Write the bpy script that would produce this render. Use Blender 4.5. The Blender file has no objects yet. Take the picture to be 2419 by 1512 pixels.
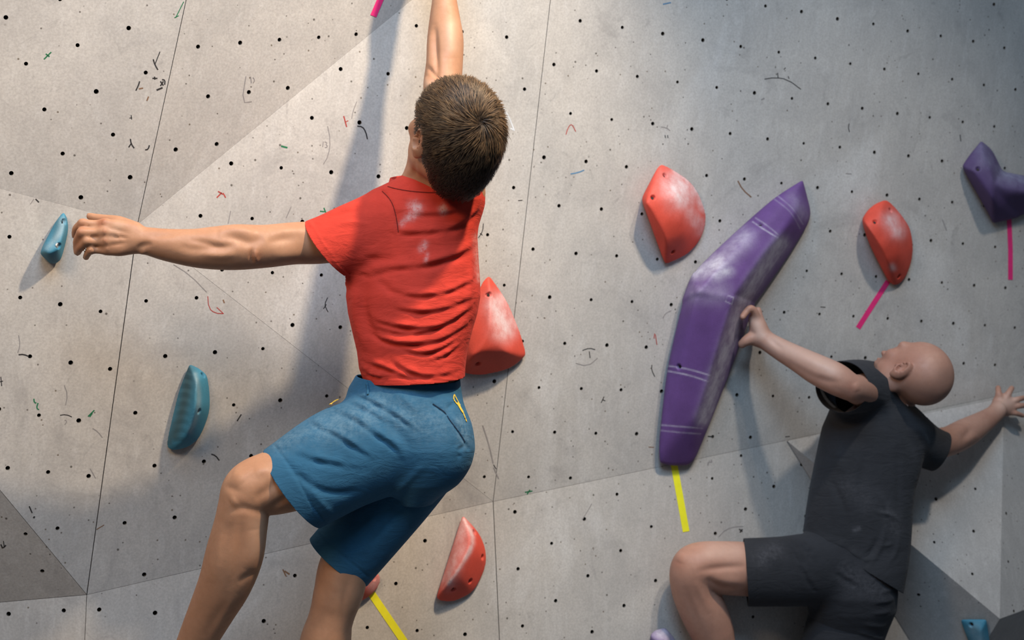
import bpy, bmesh, math, random
import numpy as np
from mathutils import Vector, Matrix, Euler

random.seed(7); np.random.seed(7)
SC = bpy.context.scene
COL = SC.collection

# ------------------------------------------------------------------ camera
IMW, IMH, FPX = 2419.0, 1512.0, 3500.0
CX, CY = IMW / 2, IMH / 2
PITCH = math.radians(6.0)
CAM = np.array([0.0, 0.0, 1.75])
UPV = np.array([0.0, -math.sin(PITCH), math.cos(PITCH)])
FWD = np.array([0.0, math.cos(PITCH), math.sin(PITCH)])
RGT = np.array([1.0, 0.0, 0.0])
cam_d = bpy.data.cameras.new('camera'); cam = bpy.data.objects.new('camera', cam_d); COL.objects.link(cam)
cam.location = CAM; cam.rotation_euler = Euler((math.pi / 2 + PITCH, 0, 0))
cam_d.sensor_width = 36.0; cam_d.lens = FPX / IMW * 36.0
cam_d.clip_start = 0.05; cam_d.clip_end = 60
cam_d.dof.use_dof = True; cam_d.dof.focus_distance = 3.72; cam_d.dof.aperture_fstop = 3.2
SC.camera = cam


def c2w(P):
    P = np.atleast_2d(np.asarray(P, float))
    return CAM + P[:, :1] * RGT + P[:, 1:2] * UPV + P[:, 2:3] * FWD


# ------------------------------------------------------------------ light
SC.view_settings.view_transform = 'Standard'; SC.view_settings.look = 'None'
SC.view_settings.gamma = 1.0; SC.view_settings.use_curve_mapping = False
SC.view_settings.exposure = -0.10
wd = bpy.data.worlds.new('gym_air'); SC.world = wd; wd.use_nodes = True
wd.node_tree.nodes['Background'].inputs[0].default_value = (0.70, 0.84, 1.0, 1)
wd.node_tree.nodes['Background'].inputs[1].default_value = 0.12


def area(name, pos_cam, target_cam, size, power, color, shape='DISK', spread=180):
    d = bpy.data.lights.new(name, 'AREA'); d.shape = shape; d.size = size
    d.energy = power; d.color = color; d.spread = math.radians(spread)
    o = bpy.data.objects.new(name, d); COL.objects.link(o)
    p = Vector(c2w(pos_cam)[0]); t = Vector(c2w(target_cam)[0])
    o.location = p; o.rotation_euler = (t - p).to_track_quat('-Z', 'Y').to_euler()
    return o


def spot(name, pos_cam, target_cam, power, color, cone, blend, radius):
    d = bpy.data.lights.new(name, 'SPOT'); d.energy = power; d.color = color
    d.spot_size = math.radians(cone); d.spot_blend = blend; d.shadow_soft_size = radius
    o = bpy.data.objects.new(name, d); COL.objects.link(o)
    p = Vector(c2w(pos_cam)[0]); t = Vector(c2w(target_cam)[0])
    o.location = p; o.rotation_euler = (t - p).to_track_quat('-Z', 'Y').to_euler()
    return o


spot('warm_spotlight', (1.20, 2.75, 2.75), (-0.95, -0.25, 3.75), 680, (1.0, 0.79, 0.55), 66, 0.85, 0.085)
spot('right_spotlight', (1.75, 2.80, 2.70), (1.10, -0.85, 4.75), 235, (1.0, 0.90, 0.78), 52, 0.9, 0.10)
area('left_lamp', (-1.8, 1.8, 1.2), (-1.3, 0.4, 3.6), 0.9, 23, (1.0, 0.73, 0.48), spread=110)
area('skylight', (-0.05, 2.9, 1.4), (-0.10, 0.3, 4.2), 1.8, 66, (0.50, 0.74, 1.0), 'SQUARE', spread=120)

# ------------------------------------------------------------------ helpers
def cs(px, py, z):
    return np.array([(px - CX) / FPX * z, -(py - CY) / FPX * z, z])


def proj(P):
    return np.stack([P[:, 0] / P[:, 2] * FPX + CX, -P[:, 1] / P[:, 2] * FPX + CY], 1)


class Plane:
    def __init__(s, p, n):
        n = np.asarray(n, float); n = n / np.linalg.norm(n)
        if n[2] > 0: n = -n
        s.p = np.asarray(p, float); s.n = n

    def on(s, px, py, h=0.0):
        r = cs(px, py, 1.0)
        return r * ((s.p + s.n * h) @ s.n / (r @ s.n))


def plane3(a, b, c):
    return Plane(a, np.cross(b - a, c - a))


MAIN = Plane((0, 0, 4.4), (0.4256, -0.0995, -0.8994))


def node_mat(name):
    m = bpy.data.materials.new(name); m.use_nodes = True
    nt = m.node_tree; b = nt.nodes['Principled BSDF']
    return m, nt, b


class NT:
    """small node helper"""
    def __init__(s, name):
        s.m, s.t, s.b = node_mat(name); s.L = s.t.links
        s.co = s.n('ShaderNodeTexCoord').outputs['Object']

    def n(s, typ, **kw):
        nd = s.t.nodes.new(typ)
        for k, v in kw.items(): setattr(nd, k, v)
        return nd

    def mapping(s, scale=(1, 1, 1), rot=(0, 0, 0)):
        m = s.n('ShaderNodeMapping'); m.inputs['Scale'].default_value = scale; m.inputs['Rotation'].default_value = rot
        s.L.new(s.co, m.inputs['Vector']); return m.outputs[0]

    def noise(s, scale, detail=4, rough=0.55, vec=None, dist=0.0):
        nd = s.n('ShaderNodeTexNoise'); nd.inputs['Scale'].default_value = scale
        nd.inputs['Detail'].default_value = detail; nd.inputs['Roughness'].default_value = rough
        nd.inputs['Distortion'].default_value = dist
        s.L.new(vec or s.co, nd.inputs['Vector']); return nd.outputs['Fac']

    def ramp(s, fac, a, b, va=0.0, vb=1.0):
        nd = s.n('ShaderNodeMapRange'); nd.clamp = True
        for i, v in ((1, a), (2, b), (3, va), (4, vb)): nd.inputs[i].default_value = v
        s.L.new(fac, nd.inputs[0]); return nd.outputs[0]

    def math(s, op, a, b):
        nd = s.n('ShaderNodeMath', operation=op)
        for i, v in ((0, a), (1, b)):
            if isinstance(v, (int, float)): nd.inputs[i].default_value = v
            else: s.L.new(v, nd.inputs[i])
        return nd.outputs[0]

    def mix(s, fac, a, b, blend='MIX'):
        nd = s.n('ShaderNodeMix', data_type='RGBA', blend_type=blend)
        for i, v in ((0, fac), (6, a), (7, b)):
            if isinstance(v, (int, float)): nd.inputs[i].default_value = v
            elif isinstance(v, tuple): nd.inputs[i].default_value = v + (1,) if len(v) == 3 else v
            else: s.L.new(v, nd.inputs[i])
        return nd.outputs[2]

    def attr(s, name):
        nd = s.n('ShaderNodeAttribute'); nd.attribute_name = name; return nd.outputs['Fac']

    def bump(s, h, strength=0.3, dist=0.002):
        nd = s.n('ShaderNodeBump'); nd.inputs['Strength'].default_value = strength; nd.inputs['Distance'].default_value = dist
        s.L.new(h, nd.inputs['Height']); s.L.new(nd.outputs[0], s.b.inputs['Normal'])

    def done(s, col, rough=0.7, spec=0.3):
        if isinstance(col, tuple): s.b.inputs['Base Color'].default_value = col + (1,)
        else: s.L.new(col, s.b.inputs['Base Color'])
        if isinstance(rough, (int, float)): s.b.inputs['Roughness'].default_value = rough
        else: s.L.new(rough, s.b.inputs['Roughness'])
        s.b.inputs['Specular IOR Level'].default_value = spec
        return s.m


def wall_material(name, tint):
    t = NT(name)
    big = t.noise(1.3, 3, 0.5); med = t.noise(5.5, 8, 0.62, dist=0.6); fine = t.noise(170, 3, 0.6)
    streak = t.noise(9, 6, 0.6, t.mapping((5.5, 5.5, 0.7), (0, 0.12, 0)))
    blot = t.noise(3.1, 9, 0.7, dist=1.1)
    c = t.mix(t.ramp(big, 0.35, 0.65), tuple(x * 1.05 for x in tint), tuple(x * 0.90 for x in tint))
    c = t.mix(t.ramp(med, 0.35, 0.68, 0, 0.50), c, (0.35, 0.335, 0.325))
    c = t.mix(t.ramp(streak, 0.5, 0.75, 0, 0.35), c, (0.66, 0.64, 0.62))
    c = t.mix(t.ramp(blot, 0.56, 0.72, 0, 0.55), c, (0.27, 0.255, 0.25))
    c = t.mix(t.ramp(t.noise(2.1, 7, 0.65, t.mapping((1, 1, 0.5)), 0.8), 0.55, 0.75, 0, 0.55), c, (0.74, 0.73, 0.72))
    c = t.mix(t.ramp(t.noise(11, 8, 0.7, t.mapping((1, 1, 0.6), (0, .5, 0)), 2.0), 0.60, 0.70, 0, 0.40), c, (0.24, 0.225, 0.22))
    c = t.mix(t.ramp(fine, 0.35, 0.7, 0, 0.38), c, (0.26, 0.24, 0.23))
    for sc, th, seedoff, colr in ((19, 0.075, 0.0, (0.07, 0.06, 0.05)), (34, 0.10, 3.1, (0.10, 0.085, 0.075)), (27, 0.085, 7.7, (0.13, 0.10, 0.07))):
        v = t.n('ShaderNodeTexVoronoi'); v.inputs['Scale'].default_value = sc
        mp = t.n('ShaderNodeMapping'); mp.inputs['Location'].default_value = (seedoff, seedoff * 2, seedoff)
        t.L.new(t.co, mp.inputs[0]); t.L.new(mp.outputs[0], v.inputs['Vector'])
        sp = t.ramp(v.outputs['Distance'], th * 0.6, th, 0.85, 0.0)
        sep = t.n('ShaderNodeSeparateColor'); t.L.new(v.outputs['Color'], sep.inputs[0])
        c = t.mix(t.math('MULTIPLY', sp, t.ramp(t.math('MULTIPLY', sep.outputs[0], t.ramp(t.noise(2.4, 3), 0.35, 0.65, 0.6, 1.5)), 0.45, 0.5)), c, colr)
    t.bump(t.math('ADD', t.math('MULTIPLY', fine, 0.6), med), 0.25, 0.0015)
    return t.done(c, t.ramp(med, 0.3, 0.7, 0.55, 0.8), 0.25)


M_WALL = wall_material('grey_textured_wall_paint', (0.56, 0.53, 0.495))
M_VOL = wall_material('grey_volume_paint', (0.52, 0.50, 0.48))


def plain(name, col, rough=0.6, var=0.12, scale=40, spec=0.3, metal=0.0):
    t = NT(name)
    c = t.mix(t.ramp(t.noise(scale, 4), 0.3, 0.7), tuple(x * (1 - var) for x in col), tuple(min(1, x * (1 + var)) for x in col))
    t.b.inputs['Metallic'].default_value = metal
    return t.done(c, rough, spec)


M_DARK = plain('hole_shade_black', (0.012, 0.011, 0.010), 0.9)
M_EDGE = plain('plywood_edge', (0.10, 0.085, 0.07), 0.9)
M_BOLT = plain('steel_bolt', (0.42, 0.43, 0.44), 0.4, metal=0.35)
M_RECESS_SHADE = plain('bolt_recess_shade', (0.02, 0.015, 0.015), 0.7)  # near-black colour stands for the shade inside shallow bolt recesses
M_PINK = plain('pink_tape', (0.80, 0.035, 0.20), 0.55, 0.06)
M_YELLOW = plain('yellow_tape', (0.88, 0.84, 0.03), 0.55, 0.05)


def obj(name, V, F, mat, parent=None, smooth=False, label=None, cat=None, group=None, kind=None, cam_space=True, origin=None):
    V = np.asarray(V, float)
    if cam_space: V = c2w(V)
    if origin is None:
        o0 = (V.min(0) + V.max(0)) / 2 if parent is None and kind is None else np.zeros(3)
    else: o0 = np.asarray(origin, float)
    me = bpy.data.meshes.new(name)
    F = np.asarray(F) if not isinstance(F, list) else F
    if isinstance(F, np.ndarray) and F.ndim == 2:
        n, k = F.shape
        me.vertices.add(len(V)); me.vertices.foreach_set('co', (V - o0).astype(np.float32).ravel())
        me.loops.add(n * k); me.loops.foreach_set('vertex_index', F.astype(np.int32).ravel())
        me.polygons.add(n); me.polygons.foreach_set('loop_start', np.arange(0, n * k, k, dtype=np.int32))
        me.update(calc_edges=True); me.validate()
    else:
        me.from_pydata([tuple(v) for v in (V - o0)], [], [tuple(int(i) for i in f) for f in F]); me.update()
    if smooth: me.polygons.foreach_set('use_smooth', np.ones(len(me.polygons), bool))
    if mat: me.materials.append(mat)
    o = bpy.data.objects.new(name, me); COL.objects.link(o)
    o.location = o0
    if parent is not None:
        o.parent = parent
        o.matrix_parent_inverse = Matrix.Translation(-Vector(parent.get('_o', (0, 0, 0))))
        o['_o'] = tuple(o0)
    else: o['_o'] = tuple(o0)
    tag(o, label, cat, group, kind)
    return o


def tag(o, label=None, cat=None, group=None, kind=None):
    if label: o['label'] = label
    if cat: o['category'] = cat
    if group: o['group'] = group
    if kind: o['kind'] = kind


def set_attr(o, name, vals):
    a = o.data.attributes.new(name, 'FLOAT', 'POINT'); a.data.foreach_set('value', np.asarray(vals, np.float32))


# ------------------------------------------------------------------ wall
def in_poly(pt, poly):
    x, y = pt; r = False; j = len(poly) - 1
    for i in range(len(poly)):
        xi, yi = poly[i]; xj, yj = poly[j]
        if (yi > y) != (yj > y) and x < (xj - xi) * (y - yi) / (yj - yi) + xi: r = not r
        j = i
    return r


def frame2d(pl, ref):
    t = np.array([1.0, 0, 0]); t = t - pl.n * (t @ pl.n); t /= np.linalg.norm(t)
    b = np.cross(pl.n, t)
    return ref, t, b


def inset_poly(P, ds):
    n = len(P); A = sum(P[i][0] * P[(i + 1) % n][1] - P[(i + 1) % n][0] * P[i][1] for i in range(n))
    s = 1 if A > 0 else -1; out = []
    for i in range(n):
        p0, p1, p2 = np.array(P[i - 1]), np.array(P[i]), np.array(P[(i + 1) % n])
        e1 = (p1 - p0) / np.linalg.norm(p1 - p0); e2 = (p2 - p1) / np.linalg.norm(p2 - p1)
        n1 = s * np.array([-e1[1], e1[0]]); n2 = s * np.array([-e2[1], e2[0]])
        M = np.array([n1, n2]); q = np.array([ds[i - 1], ds[i]])
        out.append(p1 + (np.linalg.solve(M, q) if abs(np.linalg.det(M)) > 0.05 else n1 * q[0]))
    return out


SEAMS = {}


WALL_PANELS = []   # (px polygon, plane, object)


def panel(name, px_poly, pl, holes_px, parent, mat=None, thick=0.018, r=0.0058, gap=0.00012):
    P3 = [pl.on(*p) for p in px_poly]
    ref, tx, ty = frame2d(pl, P3[0])
    P2 = [((p - ref) @ tx, (p - ref) @ ty) for p in P3]
    P2 = inset_poly(P2, [SEAMS.get(frozenset((px_poly[i], px_poly[(i + 1) % len(px_poly)])), gap) for i in range(len(px_poly))])
    bm = bmesh.new(); edges = []
    def ring(pts):
        vs = [bm.verts.new(c2w(ref + tx * a + ty * b)[0]) for a, b in pts]
        es = [bm.edges.new((vs[i], vs[(i + 1) % len(vs)])) for i in range(len(vs))]
        return vs, es
    ov, oe = ring(P2); edges += oe; hv = []
    for h in holes_px:
        q = pl.on(*h); c = ((q - ref) @ tx, (q - ref) @ ty)
        rr = r * random.uniform(0.85, 1.12)
        vs, es = ring([(c[0] + rr * math.cos(k * math.pi / 5), c[1] + rr * math.sin(k * math.pi / 5)) for k in range(10)])
        hv.append(vs); edges += es
    bmesh.ops.triangle_fill(bm, use_beauty=True, use_dissolve=False, edges=edges)
    nw = Vector(c2w(pl.n)[0] - CAM)
    for f in bm.faces:
        f.normal_update()
        if f.normal.dot(nw) < 0: f.normal_flip()
    for vs, m in [(ov, 1)] + [(v, 1) for v in hv]:
        bk = [bm.verts.new(v.co - nw * thick) for v in vs]
        for i in range(len(vs)):
            j = (i + 1) % len(vs)
            f = bm.faces.new((vs[i], vs[j], bk[j], bk[i])); f.material_index = m
    me = bpy.data.meshes.new(name); bm.to_mesh(me); bm.free()
    me.materials.append(mat or M_WALL); me.materials.append(M_EDGE)
    o = bpy.data.objects.new(name, me); COL.objects.link(o); o.parent = parent; o['_o'] = (0, 0, 0)
    WALL_PANELS.append((px_poly, pl, o))
    return o


def lattice(pl, anchor, nb, ni, v0, v1, nj, stagger, poly, lo=(-220, -160), hi=(2700, 1720), margin=14):
    A = pl.on(*anchor); a = (pl.on(*nb) - A) / ni; v = (pl.on(*v1) - pl.on(*v0)) / nj
    out = []
    for j in range(-30, 31):
        for i in range(-45, 46):
            q = A + a * (i + (stagger if j % 2 else 0)) + v * j
            if q[2] < 1: continue
            p = proj(q[None])[0]
            if not (lo[0] < p[0] < hi[0] and lo[1] < p[1] < hi[1]): continue
            if not in_poly(p, poly): continue
            ok = True
            n = len(poly)
            for k in range(n):
                e0, e1 = np.array(poly[k], float), np.array(poly[(k + 1) % n], float)
                d = e1 - e0; t = np.clip(((p - e0) @ d) / (d @ d), 0, 1)
                if np.linalg.norm(e0 + d * t - p) < margin: ok = False
            if ok: out.append((p[0] + random.uniform(-1.5, 1.5), p[1] + random.uniform(-1.5, 1.5)))
    return out


wall = bpy.data.objects.new('wall_back', None); COL.objects.link(wall); wall['kind'] = 'structure'; wall['_o'] = (0, 0, 0)
wall['label'] = 'faceted grey plywood climbing wall with bolt holes'
on = MAIN.on
pC, pH, pG, pQ = (325, 530), (1165, 1185), (205, 1405), (-754, 249)
pX1, pD1, pR, pR2, pULs = (1334, -296), (1830, -703), (4600, 467), (4600, -703), (592, -703)
pT3 = (-2000, 1596.6)
pT2, pHb, pGb = (-900, 1501), (1216, 2300), (165, 2300)
C3, H3, G3, Q3 = on(*pC), on(*pH), on(*pG, -0.05), on(*pQ, 0.06)
ULs3 = on(*pULs, 0.24); T23 = on(*pT2, -0.55); Hb3 = on(*pHb, 0.20); D13 = on(*pD1)
PL = {
    'M': MAIN, 'UL2': plane3(C3, D13, ULs3), 'UL1': plane3(C3, Q3, ULs3), 'CL': plane3(C3, G3, H3), 'LP': plane3(C3, G3, Q3),
    'T': plane3(G3, Q3, T23), 'L1': plane3(G3, H3, Hb3), 'L2': plane3(H3, on(*pR), Hb3)}
Gb3 = PL['L1'].on(*pGb); PL['LL'] = plane3(G3, T23, Gb3)
polys = {
    'M1': ('M', [pC, pH, pX1]), 'M2': ('M', [pH, pR, pR2, pD1, pX1]),
    'UL2': ('UL2', [pC, pX1, pD1, pULs]), 'UL1': ('UL1', [pC, pULs, (-2000, -703), (-2000, -76), pQ]),
    'CL': ('CL', [pC, pG, pH]), 'LP': ('LP', [pC, pQ, pG]), 'T': ('T', [pG, pQ, (-2000, -76), pT3]),
    'L1': ('L1', [pG, pGb, pHb, pH]), 'L2': ('L2', [pH, pHb, (4600, 2300), pR]), 'LL': ('LL', [pG, pT3, (-2000, 2300), pGb])}
lat = {
    'M2': ((1308.5, 152.3), (1954.7, 244.1), 7, (1372.8, 50.3), (1323.5, 485.7), 4, 0.5),
    'M1': ((643, 644), (759, 650), 1, (595, 517), (643, 644), 1, 0.0),
    'UL2': ((468, 109), (753, 87), 3, (393, 240), (417, 356), 1, 0.0),
    'UL1': ((184, 108), (305, 65), 1, (184, 108), (268, 319), 2, 0.0),
    'CL': ((345.6, 711.9), (463.6, 704.6), 1, (345.6, 711.9), (391.9, 840.2), 1, 0.0),
    'LP': ((47, 703), (238, 734.4), 2, (47, 703), (70, 842.9), 1, 0.0),
    'T': ((100, 1350), (218, 1345), 1, (100, 1350), (60, 1260), 1, 0.0),
    'L1': ((233.6, 1440.5), (623.5, 1466.8), 3, (233.6, 1440.5), (288, 1560), 1, 0.0),
    'LL': ((20, 1450), (150, 1442), 1, (20, 1450), (40, 1570), 1, 0.0),
    'L2': ((1539, 1243), (1691, 1259), 1, (1539, 1243), (1548, 1373), 2, 0.5)}
for e_, g_ in (((pC, pG), .0011), ((pH, pX1), .0009), ((pH, pHb), .0011), ((pC, pULs), .0009), ((pG, pGb), .0007), ((pG, pH), .0004), ((pH, pR), .0004), ((pC, pH), .0003), ((pG, pT3), .0006), ((pQ, pG), .0006)):
    SEAMS[frozenset(e_)] = g_
for k, (pk, poly) in polys.items():
    panel('panel', poly, PL[pk], lattice(PL[pk], *lat[k], poly), wall)
# black sheet added to stand for the shade behind holes and panel gaps
bv, bf = [], []
for k, (pk, poly) in polys.items():
    s0 = len(bv)
    for p in poly: bv.append(PL[pk].on(*p) - PL[pk].n * 0.03)
    bf.append(list(range(s0, len(bv))))
obj('hole_shade_sheet', bv, bf, M_DARK, wall, kind=None)

# floor mat (below the frame) and rear of the hall, so that bounce light exists
t = NT('floor_mat_vinyl'); M_FLOOR = t.done(t.mix(t.ramp(t.noise(6, 5), .3, .7), (0.16, 0.17, 0.19), (0.22, 0.23, 0.25)), 0.6)
floor = obj('floor', [(-6, -6, 0), (6, -6, 0), (6, 7.5, 0), (-6, 7.5, 0), (-6, -6, -.3), (6, -6, -.3), (6, 7.5, -.3), (-6, 7.5, -.3)],
            [(0, 1, 2, 3), (7, 6, 5, 4), (0, 4, 5, 1), (1, 5, 6, 2), (2, 6, 7, 3), (3, 7, 4, 0)], M_FLOOR, kind='structure', cam_space=False)
floor['label'] = 'dark padded floor mat below the climbing wall'


def closed_hull_mesh(P3):
    bm = bmesh.new()
    for p in P3: bm.verts.new(p)
    r = bmesh.ops.convex_hull(bm, input=bm.verts)
    bmesh.ops.delete(bm, geom=[e for e in r['geom_interior'] if isinstance(e, bmesh.types.BMVert)], context='VERTS')
    return bm


# grey triangular volume bolted on the right of the wall
L2 = PL['L2']
vol = bpy.data.objects.new('wall_volume', None); COL.objects.link(vol)
tag(vol, 'large grey triangular wall volume behind the bald climber', 'wall volume'); vol['_o'] = (0, 0, 0)
v1, v2, v3 = MAIN.on(1860, 1042, 0.004), MAIN.on(2372, 940, 0.03), L2.on(2362, 1462, 0.26)
v5, v6 = L2.on(2240, 1660, 0.002), L2.on(2640, 1360, 0.002)
def volume_face(pts, holes):
    pl = plane3(*pts[:3]); px = [tuple(proj(p[None])[0]) for p in pts]
    return panel('volume_panel', px, pl, holes, vol, M_VOL, 0.012, 0.0058), pl
_, PLV_TOP = volume_face([v1, v2, v3], [(2211, 1179), (2304, 1155), (2300, 1255), (2207, 1281), (2297, 1356), (2262, 1070)])
_, PLV_UND = volume_face([v1, v3, v5], [(2170, 1405), (2060, 1300)])
volume_face([v2, v6, v3], [(2377, 1213), (2382, 1327), (2395, 1444)])
volume_face([v3, v6, v5], [])


def plane_at(px, py):
    for poly, pl, o in reversed(WALL_PANELS):
        if in_poly((px, py), poly): return pl, o
    return MAIN, wall


def ribbon(pts, w, pl, lift, thick):
    """flat strip of real thickness lying on plane pl; pts and w in pixels"""
    Q = [np.array(p, float) for p in pts]; V = []; n = len(Q)
    for i in range(n):
        d = (Q[min(i + 1, n - 1)] - Q[max(i - 1, 0)]); d /= np.linalg.norm(d); nn = np.array([-d[1], d[0]]) * w / 2
        for s in (-1, 1):
            q = Q[i] + nn * s
            V.append(pl.on(q[0], q[1], lift)); V.append(pl.on(q[0], q[1], lift + thick))
    F = []
    for i in range(n - 1):
        a = 4 * i; b = a + 4
        F += [(a + 1, a + 3, b + 3, b + 1), (a, a + 1, b + 1, b), (a + 2, b + 2, b + 3, a + 3), (a, b, b + 2, a + 2)]
    F += [(0, 2, 3, 1), (4 * n - 4, 4 * n - 3, 4 * n - 1, 4 * n - 2)]
    return V, F


def tape(pts, w, mat, label, group, pl):
    V, F = ribbon(pts, w, pl, 0.0004, 0.0006)
    obj('route_tape', V, F, mat, label=label, cat='tape', group=group)


tape([(882, 38), (904, -14), (930, -70)], 15, M_PINK, 'pink tape strip on the wall at the top edge of the photo', 'pink route tapes', PL['UL2'])
tape([(2098, 664), (2062, 720), (2027, 775)], 12, M_PINK, 'slanted pink tape strip below the small red hold', 'pink route tapes', MAIN)
tape([(2384, 516), (2387, 590), (2387, 661)], 11, M_PINK, 'upright pink tape strip below the dark purple hold', 'pink route tapes', MAIN)
tape([(1591, 1090), (1606, 1172), (1621, 1256)], 16, M_YELLOW, 'yellow tape strip below the long purple hold', 'yellow route tapes', L2)
tape([(868, 1388), (910, 1450), (955, 1516), (985, 1565)], 18, M_YELLOW, 'yellow tape strip slanting down from the red hold behind the leg', 'yellow route tapes', PL['L1'])

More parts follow.
